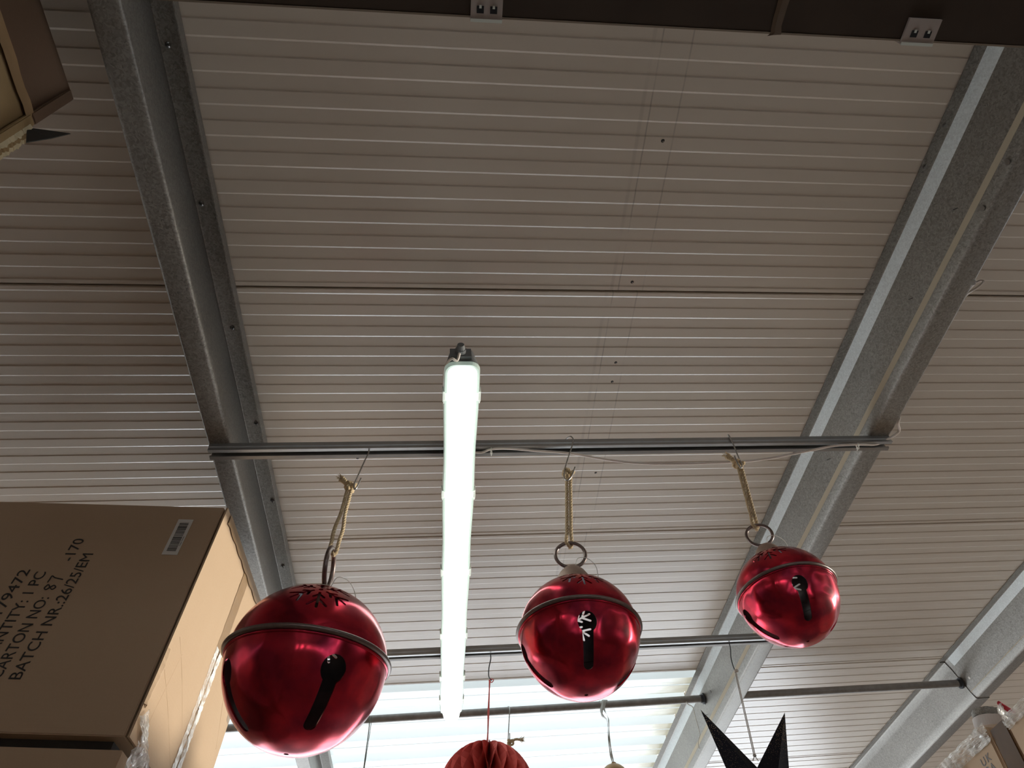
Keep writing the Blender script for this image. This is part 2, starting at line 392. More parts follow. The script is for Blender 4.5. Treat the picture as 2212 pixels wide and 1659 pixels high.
def rope(bm, path, rad, pitch=0.016, strands=3):
    """twisted cord: strands wound around the path"""
    L = 0; cum = [0]
    for a, b in zip(path, path[1:]): L += (b-a).length; cum.append(L)
    n = max(8, int(L/0.0016)); pts = []
    j = 0
    for i in range(n+1):
        s = L*i/n
        while j < len(cum)-2 and cum[j+1] < s: j += 1
        t = (s-cum[j])/max(1e-9, cum[j+1]-cum[j]); pts.append(path[j].lerp(path[j+1], min(1, t)))
    fr = frames_along(pts)
    for k in range(strands):
        q = []
        for i, p in enumerate(pts):
            a = 2*PI*(L*i/n)/pitch + 2*PI*k/strands
            q.append(p + (fr[i][1]*math.cos(a) + fr[i][2]*math.sin(a))*rad*0.5)
        tube(bm, q, rad*0.60, 6)
    return bm
def fuzz(bm, path, n, ln=0.009, r=0.00018):
    for _ in range(n):
        p = path[random.randrange(len(path))]
        d = Vector((random.uniform(-1, 1), random.uniform(-1, 1), random.uniform(-1, 1))).normalized()
        e = Vector((random.uniform(-1, 1), random.uniform(-1, 1), random.uniform(-1, .4))).normalized()
        l = random.uniform(0.4, 1)*ln
        tube(bm, spline([p, p+d*l*0.6, p+d*l*0.9+e*l*0.5], 3), r, 3, caps=False)
def disc(bm, c, n, r, th, sides=16, mi=0):
    n = n.normalized(); a = n.orthogonal().normalized(); b = n.cross(a)
    A = [bm.verts.new(c+(a*math.cos(2*PI*k/sides)+b*math.sin(2*PI*k/sides))*r) for k in range(sides)]
    B = [bm.verts.new(v.co+n*th) for v in A]
    fs = [bm.faces.new(A[::-1]), bm.faces.new(B)]
    for k in range(sides): fs.append(bm.faces.new((A[k], A[(k+1) % sides], B[(k+1) % sides], B[k])))
    for f in fs: f.material_index = mi
def text_bm(txt, size, M, depth=0.0002, align='LEFT', sx=1.0, space=1.0):
    cu = bpy.data.curves.new('t', 'FONT'); cu.body = txt; cu.size = size; cu.extrude = depth; cu.align_x = align; cu.space_character = space
    cu.resolution_u = 4
    o = bpy.data.objects.new('t', cu); COL.objects.link(o)
    bpy.context.view_layer.update()
    me = bpy.data.meshes.new_from_object(o.evaluated_get(bpy.context.evaluated_depsgraph_get()))
    bm = bmesh.new(); bm.from_mesh(me); bm.transform(M @ Matrix.Diagonal((sx, 1, 1, 1)))
    bpy.data.objects.remove(o); bpy.data.curves.remove(cu); bpy.data.meshes.remove(me)
    return bm
def extrude_profile(bm, pts, y0, y1, th, seg=1):
    """open polyline in (u,w) swept along y in the roof frame as a sheet of thickness th"""
    P = [Vector((a, b)) for a, b in pts]; n = len(P); offs = []
    for i in range(n):
        d1 = (P[i]-P[i-1]).normalized() if i > 0 else None; d2 = (P[i+1]-P[i]).normalized() if i < n-1 else None
        if d1 is None: d1 = d2
        if d2 is None: d2 = d1
        n1 = Vector((-d1.y, d1.x)); n2 = Vector((-d2.y, d2.x)); m = (n1+n2).normalized()
        offs.append(m*(th/max(0.4, m.dot(n1))))
    A = P; B = [P[i]+offs[i] for i in range(n)]
    loop = A + B[::-1]; rows = []
    for k in range(seg+1):
        y = y0+(y1-y0)*k/seg; rows.append([bm.verts.new(RF(p.x, y, p.y)) for p in loop])
    m = len(loop)
    for r in range(seg):
        for i in range(m):
            bm.faces.new((rows[r][i], rows[r][(i+1) % m], rows[r+1][(i+1) % m], rows[r+1][i]))
    for row, rev in ((rows[0], 0), (rows[-1], 1)):
        for i in range(n-1):
            q = [row[i], row[i+1], row[m-2-i], row[m-1-i]]
            bm.faces.new(q if rev else q[::-1])
    bmesh.ops.recalc_face_normals(bm, faces=bm.faces[:])
    return bm
def round_poly(pts, r=0.006, seg=3):
    P = [Vector(p) for p in pts]; out = [P[0]]
    for i in range(1, len(P)-1):
        a = (P[i-1]-P[i]); b = (P[i+1]-P[i]); rr = min(r, a.length*0.45, b.length*0.45)
        p0 = P[i]+a.normalized()*rr; p2 = P[i]+b.normalized()*rr
        for k in range(seg+1):
            t = k/seg; out.append(p0*(1-t)**2 + P[i]*2*t*(1-t) + p2*t*t)
    out.append(P[-1]); return [(p.x, p.y) for p in out]

# ================================================================== SETTING
def base_struct(name, lo, hi, m):
    bm = bmesh.new(); wbox(bm, lo, hi); return props(obj(name, bm, m), kind='structure')
XL, XR, YB, YF = -4.6, 6.4, -4.0, 8.0
base_struct('floor', (XL, YB, -0.1), (XR, YF, 0), M_FLOOR)
bm = bmesh.new()
for lo, hi in (((XL-0.1, YB, 0), (XL, 3.4, 2.62)), ((XL-0.1, 3.4, 0), (XL, 6.8, 1.0)), ((XL-0.1, 3.4, 2.3), (XL, 6.8, 2.62)), ((XL-0.1, 6.8, 0), (XL, YF, 2.62))): wbox(bm, lo, hi)  # unseen opening added to brighten the left of the ceiling
props(obj('wall_left', bm, M_WALL), kind='structure')
bm = bmesh.new()
for lo, hi in (((XR, YB, 0), (XR+0.1, 1.3, 3.86)), ((XR, 1.3, 0), (XR+0.1, 2.75, 2.6)), ((XR, 2.75, 0), (XR+0.1, YF, 3.86))): wbox(bm, lo, hi)  # unseen opening added to let the sun reach the left carton
props(obj('wall_right', bm, M_WALL), kind='structure')
def wall_open(name, y0, y1, ops):
    """end wall with openings; head follows the roof"""
    bm = bmesh.new()
    def top(x): return 1.6 + x*math.tan(SLOPE) + (H-0.01)/math.cos(SLOPE)
    xs = sorted(set([XL, XR] + [v for o in ops for v in o[:2]]))
    for a, b in zip(xs, xs[1:]):
        mid = (a+b)/2; hole = [o for o in ops if o[0] <= mid <= o[1]]
        segs = [(0, None)]
        if hole: segs = [(0, hole[0][2]), (hole[0][3], None)]
        for z0, z1 in segs:
            if z1 is not None and z1-z0 < 0.01: continue
            za, zb = (top(a), top(b)) if z1 is None else (z1, z1)
            v = [bm.verts.new((x_, y_, z_)) for y_ in (y0, y1) for x_, z_ in ((a, z0), (b, z0), (b, zb), (a, za))]
            for f in ((0, 1, 2, 3), (7, 6, 5, 4), (0, 4, 5, 1), (1, 5, 6, 2), (2, 6, 7, 3), (3, 7, 4, 0)): bm.faces.new([v[i] for i in f])
    bmesh.ops.recalc_face_normals(bm, faces=bm.faces[:])
    return props(obj(name, bm, M_WALL), kind='structure')
wall_open('wall_front', YF, YF+0.1, [(-3.6, 4.4, 0.0, 2.5)])
wall_open('wall_back', YB-0.1, YB, [(-3.4, -2.6, 1.5, 2.4), (-1.5, -0.9, 1.6, 2.5), (0.1, 1.0, 1.6, 2.5), (2.1, 2.7, 1.5, 2.5), (3.6, 4.4, 1.5, 2.6)])  # unseen window openings added for highlights on the bells and fill light
for i, (a, b, z0, z1) in enumerate(((-3.4, -2.6, 1.5, 2.4), (-1.5, -0.9, 1.6, 2.5), (0.1, 1.0, 1.6, 2.5), (2.1, 2.7, 1.5, 2.5), (3.6, 4.4, 1.5, 2.6))):
    bm = bmesh.new(); w = 0.05
    for lo, hi in (((a, YB-0.08, z0), (a+w, YB-0.02, z1)), ((b-w, YB-0.08, z0), (b, YB-0.02, z1)), ((a+w, YB-0.08, z0), (b-w, YB-0.02, z0+w)),
                   ((a+w, YB-0.08, z1-w), (b-w, YB-0.02, z1)), (((a+b)/2-w/2, YB-0.08, z0+w), ((a+b)/2+w/2, YB-0.02, z1-w))):
        wbox(bm, lo, hi)
    props(obj('window_%d' % (i+2), bm, M_FRAME), kind='structure')  # frames of the added back windows

# ---- ceiling of metre-wide panels with shallow ribs
ceiling = thing('ceiling', kind='structure', mat=ROOF)
J0 = 0.993; PER = 1.0/15
def panel_profile():
    """(y, dw) across one panel from joint to joint"""
    p = [(0.0025, 0.022), (0.0025, 0.004), (0.0045, 0.0)]; lowd, step, rl, rd = 0.0, 0.0014, 0.0042, 0.0030
    for k in range(15):
        c = k*PER
        yl = c+PER*0.25; yd = c+PER*0.75
        p += [(yl-rl/2, lowd), (yl+rl/2, step), (yd-rd/2, step), (yd+rd/2, lowd)]
    p += [(1-0.0045, 0.0), (1-0.0025, 0.004), (1-0.0025, 0.022)]
    return p
PROF = panel_profile()
def panel_mesh(u0, u1):
    bm = bmesh.new(); nu = 6
    rows = [[bm.verts.new((u0+(u1-u0)*i/nu, y, H+dw)) for i in range(nu+1)] for y, dw in PROF]
    for a, b in zip(rows, rows[1:]):
        for i in range(nu): bm.faces.new((a[i], b[i], b[i+1], a[i+1]))
    t0 = [bm.verts.new((u, PROF[0][0], H+0.06)) for u in (u0, u1)]; t1 = [bm.verts.new((u, PROF[-1][0], H+0.06)) for u in (u0, u1)]
    bm.faces.new((t0[0], t0[1], t1[1], t1[0]))
    bm.faces.new(rows[0][::-1] + [t0[0], t0[1]][:0] + [t0[0], t0[1]]) if False else None
    bm.normal_update()
    for f in bm.faces[:-1]:
        if f.normal.z > 0 and abs(f.normal.z) > 0.5: f.normal_flip()
    me = bpy.data.meshes.new('panel'); bm.to_mesh(me); bm.free(); me.materials.append(M_PANEL)
    return me
UL, UR, SKL, SKR = -4.75, 6.55, -1.9, 1.195
me_full = panel_mesh(UL, UR); me_l = panel_mesh(UL, SKL); me_r = panel_mesh(SKR+0.03, UR)
def add_panel(me, y):
    o = bpy.data.objects.new('panel', me); COL.objects.link(o); o.parent = ceiling; o.location = (0, y, 0); return o
panels = {}
for k in range(-5, 7):
    y = J0+k
    if k in (2, 3, 4, 5):                                   # skylight bay
        add_panel(me_l, y); panels[k] = add_panel(me_r, y)
    else: panels[k] = add_panel(me_full, y)
# object coordinates restart in each panel; dirt lines use x only (kept), y limit is per panel
# dark backing seen in the joints
bm = bmesh.new()
for k in range(-5, 8):
    y = J0+k
    if k in (3, 4, 5): rbox(bm, (SKR+0.03, y-0.004, H+0.012), (UR, y+0.004, H+0.03))
    else: rbox(bm, (UL, y-0.004, H+0.012), (UR, y+0.004, H+0.03))
props(obj('joint_seal', bm, M_DARK, ceiling), kind=None)
# screw holes left in the panels
for u, y in ((0.532, 0.586), (0.528, 0.964), (0.528, 1.232), (0.529, 1.303), (0.536, 1.688), (-0.224, 1.604)):
    ph = (y-J0) % PER; low = ph < PER*0.25 or ph > PER*0.75
    w = H if low else H+0.0014
    bm = bmesh.new(); disc(bm, RF(u, y, w-0.0004), WAX, 0.0042, 0.0003, 12)
    disc(bm, RF(u+0.001, y+0.001, w-0.0009), WAX, 0.0022, 0.0004, 8, 1)
    obj('screw_hole', bm, [M_DARK, M_SCREW], ceiling)

# ---- skylight of translucent corrugated sheets
skyl = thing('window_1', kind='structure', mat=ROOF)
def sky_sheet(y0, n, pitch):
    bm = bmesh.new(); lo, hi = 1.602, 1.638
    prof = []
    for k in range(n):
        a = y0+k*pitch
        prof += [(a, hi), (a+pitch*0.30, hi), (a+pitch*0.36, lo), (a+pitch*0.62, lo), (a+pitch*0.64, lo+0.004), (a+pitch*0.66, lo), (a+pitch*0.94, lo)]
    prof.append((y0+n*pitch, hi))
    us = [SKL-0.03, -0.5, 0.3, 0.9, SKR+0.02]
    rows = [[bm.verts.new((u, y, w)) for u in us] for y, w in prof]
    for r in range(len(rows)-1):
        steep = abs(prof[r][1]-prof[r+1][1]) > 0.002
        for i in range(len(us)-1):
            f = bm.faces.new((rows[r][i], rows[r][i+1], rows[r+1][i+1], rows[r+1][i])); f.material_index = 1 if steep else 0
    return bm
M_SKY2 = mat_emit('translucent_sheet_side', (0.78, 0.93, 0.98), SKYLIGHT_STRENGTH*0.62)  # steep sides glow dimmer, their shading put into the emission
y = J0+2
for k in range(2):
    obj('translucent_sheet', sky_sheet(y, 9, 0.2235), [M_SKY, M_SKY2], skyl, local=True)
    y += 9*0.2235
# ================================================================== PURLINS
Y0P, Y1P = -3.95, 7.95
def purlin(label, mirror, u_top, extra=()):
    """mirror False: lip of the top flange to the left"""
    t = thing('steel_purlin', label, 'beam', mat=ROOF)
    if mirror:
        prof = [(-0.577, 1.432), (-0.577, 1.41), (-0.525, 1.41), (-0.537, 1.5885), (-0.481, 1.5885), (-0.481, 1.553)]
        off = 0; th = -0.0025
    else:
        off = u_top-1.187; th = 0.0025
        prof = [(1.327+off, 1.434), (1.327+off, 1.41), (1.268+off, 1.41), (1.2585+off, 1.436), (1.2297+off, 1.553), (1.2165+off, 1.5885), (1.187+off, 1.5885)]
    bm = bmesh.new(); extrude_profile(bm, round_poly(prof, 0.006, 4), Y0P, Y1P, th)
    o = obj('section', bm, M_GALV, t); smooth_by_angle(o, 30)
    return t, off
pL, _ = purlin('galvanised steel purlin at left, dark strip of screw tips along its right side', True, 0)
pR, _ = purlin('galvanised purlin with a wide bright strip, running behind the smallest red bell', False, 1.187)
pF, oF = purlin('galvanised purlin across the lower right corner, with a lap joint', False, 2.387)
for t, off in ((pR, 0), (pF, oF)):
    bm = bmesh.new(); extrude_profile(bm, [(1.2300+off, 1.5495), (1.2160+off, 1.5870)], Y0P, 2.99 if off else Y1P, 0.0008)  # added strip over the lip, its lit brightness put into the colour
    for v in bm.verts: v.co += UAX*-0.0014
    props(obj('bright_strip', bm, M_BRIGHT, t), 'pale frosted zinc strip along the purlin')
# tan seal line along the web, lap edges
for t, off, wd in ((pR, 0, 0.008), (pF, oF, 0.022)):
    bm = bmesh.new(); extrude_profile(bm, [(1.2515+off, 1.436+wd*1.9), (1.2555+off, 1.436)], Y0P, Y1P, 0.0012)
    props(obj('seal_strip', bm, M_TAN, t), 'tan sealing strip low on the purlin web')
# lap section on far purlin
bm = bmesh.new()
prof = [(1.330+oF, 1.434), (1.330+oF, 1.407), (1.265+oF, 1.407), (1.2550+oF, 1.436), (1.2265+oF, 1.551), (1.2130+oF, 1.5855), (1.190+oF, 1.5855)]
extrude_profile(bm, round_poly(prof, 0.006, 4), 3.02, 4.6, 0.0022)
o = obj('lap_section', bm, M_GALV, pF); smooth_by_angle(o, 30)
# screw tips through the left purlin's top flange and the fixings on the others
for px, py in ((363, 97), (435, 440), (502, 708), (553, 914), (588, 1081), (611, 1222)):
    p = PW(px, py, 1.585); bm = bmesh.new()
    tube(bm, [p, p-WAX*0.012+X*0.003], lambda t: 0.0026*(1-0.8*t), 8); disc(bm, p+WAX*0.001, -WAX, 0.006, 0.002, 10)
    obj('screw_tip', bm, M_SCREW, pL, smooth=True)
for px, py in ((1997, 360), (2040, 270)):
    p = PW(px, py, 1.5865); bm = bmesh.new(); disc(bm, p, -WAX, 0.006, 0.0015, 12); disc(bm, p-WAX*0.0015, -WAX, 0.0035, 0.0015, 10)
    obj('rivet', bm, M_SCREW, pR)
WEBN = UAX*-0.971+WAX*-0.239
def on_web(px, py, off):
    """sight line met with the web plane"""
    d = ray(px, py); t = (-1.565-0.971*off)/d.dot(WEBN); return EYE+d*t+WEBN*0.0028
for px, py, off, t in ((2178, 350, 0, pR), (2124, 450, 0, pR), (2104, 610, 0, pR), (1536, 1494, 0, pR), (1524, 1520, 0, pR), (2095, 1464, oF, pF), (2072, 1489, oF, pF)):
    p = on_web(px, py, off); bm = bmesh.new(); disc(bm, p-WEBN*0.002, WEBN, 0.0065, 0.003, 12)
    obj('rivet', bm, M_PAPER if off else M_SCREW, t)
for px, py in ((2070, 449), (1973, 643), (1795, 990), (1529, 1543)):
    p = on_web(px, py, 0); bm = bmesh.new(); tube(bm, [p-WEBN*0.002, p+WEBN*0.012+Y*0.004], 0.0014, 6)
    obj('screw_tip', bm, M_SCREW, pR)

# ================================================================== RAILS
def rail(label, y0, u0, u1):
    t = thing('channel_rail', label, 'rail', mat=ROOF, group=None)
    wt, wb_ = 1.4095, 1.384; d = 0.036
    pts = [(0.011, wb_+0.006), (0.011, wb_+0.001), (0.0, wb_), (0.0015, wb_+0.010), (0.0, wb_+0.014), (0.0, wt), (d, wt), (d, wb_+0.014), (d-0.0015, wb_+0.010), (d, wb_), (d-0.011, wb_+0.001), (d-0.011, wb_+0.006)]
    bm = bmesh.new(); P = [Vector(p) for p in pts]; n = len(P); c = Vector((d/2, (wt+wb_)/2)); th = 0.002; offs = []
    for i in range(n):
        d1 = (P[i]-P[i-1]).normalized() if i else (P[1]-P[0]).normalized(); d2 = (P[i+1]-P[i]).normalized() if i < n-1 else d1
        m = Vector((-d1.y-d2.y, d1.x+d2.x)).normalized()
        offs.append(P[i]-m*th)
    loop = P+offs[::-1]; rows = [[bm.verts.new(RF(u, y0+p.x, p.y)) for p in loop] for u in (u0, u1)]
    m = len(loop)
    for i in range(m): bm.faces.new((rows[0][i], rows[0][(i+1) % m], rows[1][(i+1) % m], rows[1][i]))
    for row in rows:
        for i in range(n-1): bm.faces.new((row[i], row[i+1], row[m-2-i], row[m-1-i]))
    bmesh.ops.recalc_face_normals(bm, faces=bm.faces[:])
    o = obj('channel', bm, M_RAIL, t)
    # bolt heads inside the channel where it crosses the purlins
    for u in (-0.55, 1.30):
        if u < u0+0.01: continue
        bm = bmesh.new(); disc(bm, RF(u, y0+0.018, wt-0.003), -WAX, 0.009, 0.006, 6)
        obj('bolt', bm, M_SCREW, t)
    return t
RY = 1.359
rail('grey slotted channel rail that the three red bells hang from', RY, -0.575, 1.325)
rail('grey slotted channel rail farther back, behind the three red bells', 2.395, -0.575, 1.325)
def rod(label, a, b, flange):
    t = thing('round_tube', label, 'tube', mat=Matrix.Translation(a))
    bm = bmesh.new(); tube(bm, [a.lerp(b, k/6) for k in range(7)], 0.0160, 20)
    o = obj('tube', bm, M_ROD, t); smooth_by_angle(o, 40)
    for f in flange:
        d = (b-a).normalized(); bm = bmesh.new(); disc(bm, f-d*0.004, d, 0.024, 0.006, 24); disc(bm, f-d*0.016, d, 0.0175, 0.012, 20)
        obj('collar', bm, M_DWIRE, t)
rod('round grey tube crossing in front of the bright skylight, ending at the purlin', RF(-2.0, 3.165, 1.518), RF(1.234, 3.112, 1.518), [RF(1.232, 3.112, 1.518)])
rod('round dark tube between the two right purlins', RF(1.262, 3.064, 1.500), RF(2.440, 3.028, 1.484), [RF(2.438, 3.028, 1.484)])

# ================================================================== LAMP
def lamp():
    uc = 0.0740; t = thing('batten_light', 'lit white LED batten light hanging lengthwise beneath the channel rails', 'light', mat=Matrix.Translation(RF(uc, 1.87, 1.34)))
    y0, y1 = 1.028, 2.716
    def body(w0, w1, hw0, hw1, r, inset=0.0, seg=26, wav=0):
        """rounded-end prism; hw0 at lower w0, hw1 at upper w1"""
        bm = bmesh.new(); rings = []
        def outline(hw, ins):
            pts = []; ya, yb = y0+ins, y1-ins; rr = min(r, hw*0.98)
            for cx_, cy_, a0 in ((hw-rr, yb-rr, 0), (-hw+rr, yb-rr, PI/2), (-hw+rr, ya+rr, PI), (hw-rr, ya+rr, 1.5*PI)):
                for k in range(7): a = a0+k*PI/12; pts.append([uc+cx_+rr*math.cos(a), cy_+rr*math.sin(a)])
            # extra points along the long sides for the gentle waviness of the clip-held diffuser
            out = []
            for i, p in enumerate(pts):
                out.append(p); q = pts[(i+1) % len(pts)]
                if abs(q[1]-p[1]) > 0.5:
                    for k in range(1, seg):
                        t_ = k/seg; yy = p[1]+(q[1]-p[1])*t_; xx = p[0]+(q[0]-p[0])*t_
                        s = 1 if xx > uc else -1
                        out.append([xx+s*wav*math.cos(2*PI*(yy-y0-0.12)/0.36)*0.5, yy])
            return out
        for w, hw, ins in ((w1, hw1, inset), (w0, hw0, inset)):
            rings.append([bm.verts.new(RF(p[0], p[1], w)) for p in outline(hw, ins)])
        n = len(rings[0])
        for i in range(n): bm.faces.new((rings[0][i], rings[0][(i+1) % n], rings[1][(i+1) % n], rings[1][i]))
        bm.faces.new(rings[0]); bm.faces.new(rings[1][::-1])
        bmesh.ops.recalc_face_normals(bm, faces=bm.faces[:]); return bm
    obj('housing', body(1.332, 1.383, 0.0415, 0.030, 0.022), M_HOUS, t)
    obj('rim', body(1.318, 1.3315, 0.0400, 0.0425, 0.024, 0, 26, 0.0025), M_LRIM, t)
    bm = body(1.290, 1.3178, 0.0275, 0.0345, 0.020, 0.005, 26, 0.002)
    obj('diffuser', bm, M_LAMP, t)
    for y in (1.125, 1.475, 1.825, 2.175, 2.45, 2.62):
        for s in (-1, 1):
            bm = bmesh.new(); c = RF(uc+s*0.0435, y, 1.328)
            box(bm, c, UAX, YAX, WAX, 0.005, 0.030, 0.022); box(bm, c-WAX*0.009-UAX*s*0.003, UAX, YAX, WAX, 0.008, 0.024, 0.004)
            tube(bm, [c+YAX*0.018+UAX*s*0.002, c+YAX*0.022-WAX*0.008, c+YAX*0.016-WAX*0.012], 0.0016, 6)
            obj('clip', bevel(bm, 0.0008, 1), M_CLIP, t)
    # end gland
    g = RF(uc-0.004, y0-0.002, 1.352); bm = bmesh.new()
    box(bm, g-YAX*0.004, UAX, YAX, WAX, 0.050, 0.010, 0.030); tube(bm, [g-YAX*0.005, g-YAX*0.02], 0.0125, 14); tube(bm, [g-YAX*0.02, g-YAX*0.032], lambda k: 0.0110-0.003*k, 14)
    obj('cable_gland', bm, M_HOUS, t)
    return g
g = lamp()
t = thing('power_cable', 'cream power cable looping from the end of the batten light', 'cable', mat=Matrix.Translation(g))
bm = bmesh.new()
pts = [g-YAX*0.026, PW(988, 778, 1.33), PW(976, 775, 1.33), PW(965, 786, 1.335), PW(960, 806, 1.345), PW(959, 840, 1.36), PW(962, 900, 1.372), RF(0.052, 1.30, 1.388), RF(0.07, 1.345, 1.392)]
tube(bm, spline(pts, 8), 0.0032, 10); obj('cable', bm, M_CABLE, t, smooth=True)
t = thing('power_cable', 'cream power cable drooping along the front channel rail to the right purlin', 'cable', mat=Matrix.Translation(RF(0.6, RY, 1.38)))
bm = bmesh.new()
def cabp(px, py, w=1.382): return PW(px, py, w)
pts = [RF(0.10, 1.372, 1.378), cabp(1040, 977), cabp(1062, 970), cabp(1100, 969, 1.384), cabp(1150, 973), cabp(1230, 979, 1.375), cabp(1300, 991, 1.37), cabp(1370, 1000, 1.366), cabp(1450, 1002, 1.364), cabp(1560, 999, 1.366),
       cabp(1650, 992, 1.37), cabp(1750, 973, 1.376), cabp(1800, 963, 1.380), cabp(1850, 960, 1.382), cabp(1890, 960, 1.386), cabp(1915, 950, 1.395), RF(1.345, 1.34, 1.404), PW(1940, 915, 1.408), PW(1943, 902, 1.42), PW(1938, 897, 1.45), RF(1.31, 1.27, 1.50)]
tube(bm, spline(pts, 8), 0.0034, 10); obj('cable', bm, M_CABLE, t, smooth=True)
for px, py in ((1061, 972), (1852, 962)):
    p = cabp(px, py, 1.381); bm = bmesh.new()
    ring = [p+YAX*(0.006*math.cos(a)+0.0)+WAX*(0.0065*math.sin(a)) for a in [2*PI*k/14 for k in range(14)]]
    tube(bm, ring, 0.0016, 6, closed=True); box(bm, p-WAX*0.007+YAX*0.004, UAX, YAX, WAX, 0.006, 0.006, 0.005); tube(bm, [p-WAX*0.007+YAX*0.004, p-WAX*0.009+YAX*0.013], 0.0014, 6)
    tube(bm, [p+WAX*0.004, RF((p-EYE).dot(UAX), RY+0.004, 1.384)], 0.0014, 6)
    obj('cable_tie', bm, M_TIE, t)
t = thing('power_cable', 'small loop of cream cable showing beyond the upper right purlin', 'cable', mat=Matrix.Translation(PW(2110, 620, 1.46)))
bm = bmesh.new()
tube(bm, spline([PW(2085, 640, 1.50), PW(2094, 632, 1.46), PW(2110, 622, 1.45), PW(2124, 610, 1.45), PW(2120, 606, 1.46), PW(2106, 612, 1.47), PW(2090, 630, 1.50)], 8), 0.0028, 8)
obj('cable', bm, M_CABLE, t, smooth=True)

# ================================================================== BELLS
def lathe(bm, prof, seg, mi=0, close_axis=True):
    rows = []
    for r, z in prof:
        if r < 1e-6: rows.append([bm.verts.new((0, 0, z))])
        else: rows.append([bm.verts.new((r*math.cos(2*PI*k/seg), r*math.sin(2*PI*k/seg), z)) for k in range(seg)])
    for a, b in zip(rows, rows[1:]):
        for k in range(seg):
            k2 = (k+1) % seg
            if len(a) == 1 and len(b) == 1: continue
            if len(a) == 1: f = bm.faces.new((a[0], b[k], b[k2]))
            elif len(b) == 1: f = bm.faces.new((a[k], b[0], a[k2]))
            else: f = bm.faces.new((a[k], b[k], b[k2], a[k2]))
            f.material_index = mi
    return rows
BZ = 0.06                                             # band sits a little above the centre (unit radius bell)
def shell(upper, seg=112):
    bm = bmesh.new(); n = 26; out = []; inn = []; th = 0.022
    if upper:
        for i in range(n+1):
            a = math.radians(90*i/n); out.append((0.955*math.cos(a), BZ+0.90*math.sin(a)))
            inn.append(((0.955-th)*math.cos(a), BZ+(0.90-th)*math.sin(a)))
    else:
        for i in range(n+1):
            a = math.radians(90*i/n); out.append((0.965*math.cos(a)**0.97 if i < n else 0, BZ-(1.04)*math.sin(a)))
            inn.append(((0.965-th)*math.cos(a)**0.97 if i < n else 0, BZ-(1.04-th)*math.sin(a)))
    out[-1] = (0, out[-1][1]); inn[-1] = (0, inn[-1][1])
    ro = lathe(bm, out, seg, 0)[0]; ri = lathe(bm, inn, seg, 1)[0]
    for k in range(seg):
        f = bm.faces.new((ro[k], ro[(k+1) % seg], ri[(k+1) % seg], ri[k])); f.material_index = 1
    bmesh.ops.recalc_face_normals(bm, faces=bm.faces[:])
    if bm.calc_volume(signed=True) < 0: bmesh.ops.reverse_faces(bm, faces=bm.faces[:])
    return bm
def prism(bm, outline, c, ax, ay, n, d0, d1):
    A = [bm.verts.new(c+ax*x+ay*y+n*d0) for x, y in outline]; B = [bm.verts.new(c+ax*x+ay*y+n*d1) for x, y in outline]
    k = len(A); bm.faces.new(A[::-1]); bm.faces.new(B)
    for i in range(k): bm.faces.new((A[i], A[(i+1) % k], B[(i+1) % k], B[i]))
def capsule(x0, y0, x1, y1, r0, r1=None, n=5):
    r1 = r1 or r0; a = math.atan2(y1-y0, x1-x0); pts = []
    for k in range(n+1): b = a+PI/2+PI*k/n; pts.append((x0+r0*math.cos(b), y0+r0*math.sin(b)))
    for k in range(n+1): b = a-PI/2+PI*k/n; pts.append((x1+r1*math.cos(b), y1+r1*math.sin(b)))
    return pts
def cut(target, cutter_bm):
    bmesh.ops.recalc_face_normals(cutter_bm, faces=cutter_bm.faces[:])
    if cutter_bm.calc_volume(signed=True) < 0: bmesh.ops.reverse_faces(cutter_bm, faces=cutter_bm.faces[:])
    me = bpy.data.meshes.new('cut'); cutter_bm.to_mesh(me); cutter_bm.free()
    c = bpy.data.objects.new('cut', me); COL.objects.link(c)
    for m in target.data.materials: me.materials.append(m)
    md = target.modifiers.new('b', 'BOOLEAN'); md.operation = 'DIFFERENCE'; md.object = c; md.solver = 'EXACT'; md.use_self = False
    bpy.context.view_layer.update()
    new = bpy.data.meshes.new_from_object(target.evaluated_get(bpy.context.evaluated_depsgraph_get()))
    target.modifiers.clear(); target.data = new
    bpy.data.objects.remove(c); bpy.data.meshes.remove(me)
FLAKE_POLAR = math.radians(50); FLAKE = 0.38
def flake_cutter(part):
    bm = bmesh.new()
    for q in range(4):
        az = -PI/2+q*PI/2
        n = Vector((math.sin(FLAKE_POLAR)*math.cos(az), math.sin(FLAKE_POLAR)*math.sin(az), math.cos(FLAKE_POLAR)))
        ax = Z.cross(n).normalized(); ay = n.cross(ax)
        s = FLAKE; w = 0.019
        def P(o): prism(bm, o, Vector((0, 0, BZ)), ax, ay, n, 0.55, 1.2)
        if part == 0: P([(0.028*math.cos(2*PI*k/12), 0.028*math.sin(2*PI*k/12)) for k in range(12)])
        for k in range(6):
            a = 2*PI*k/6+PI/6
            def rot(x0, y0, x1, y1, r=w): 
                c_, s_ = math.cos(a), math.sin(a)
                return capsule(x0*c_-y0*s_, x0*s_+y0*c_, x1*c_-y1*s_, x1*s_+y1*c_, r*0.9)
            if part == 0: P(rot(0.24*s, 0, 0.95*s, 0))
            else:
                g_ = 1 if part == 1 else -1
                P(rot(0.36*s, 0.006*g_, 0.50*s, 0.16*s*g_)); P(rot(0.60*s, 0.006*g_, 0.86*s, 0.28*s*g_))
    return bm
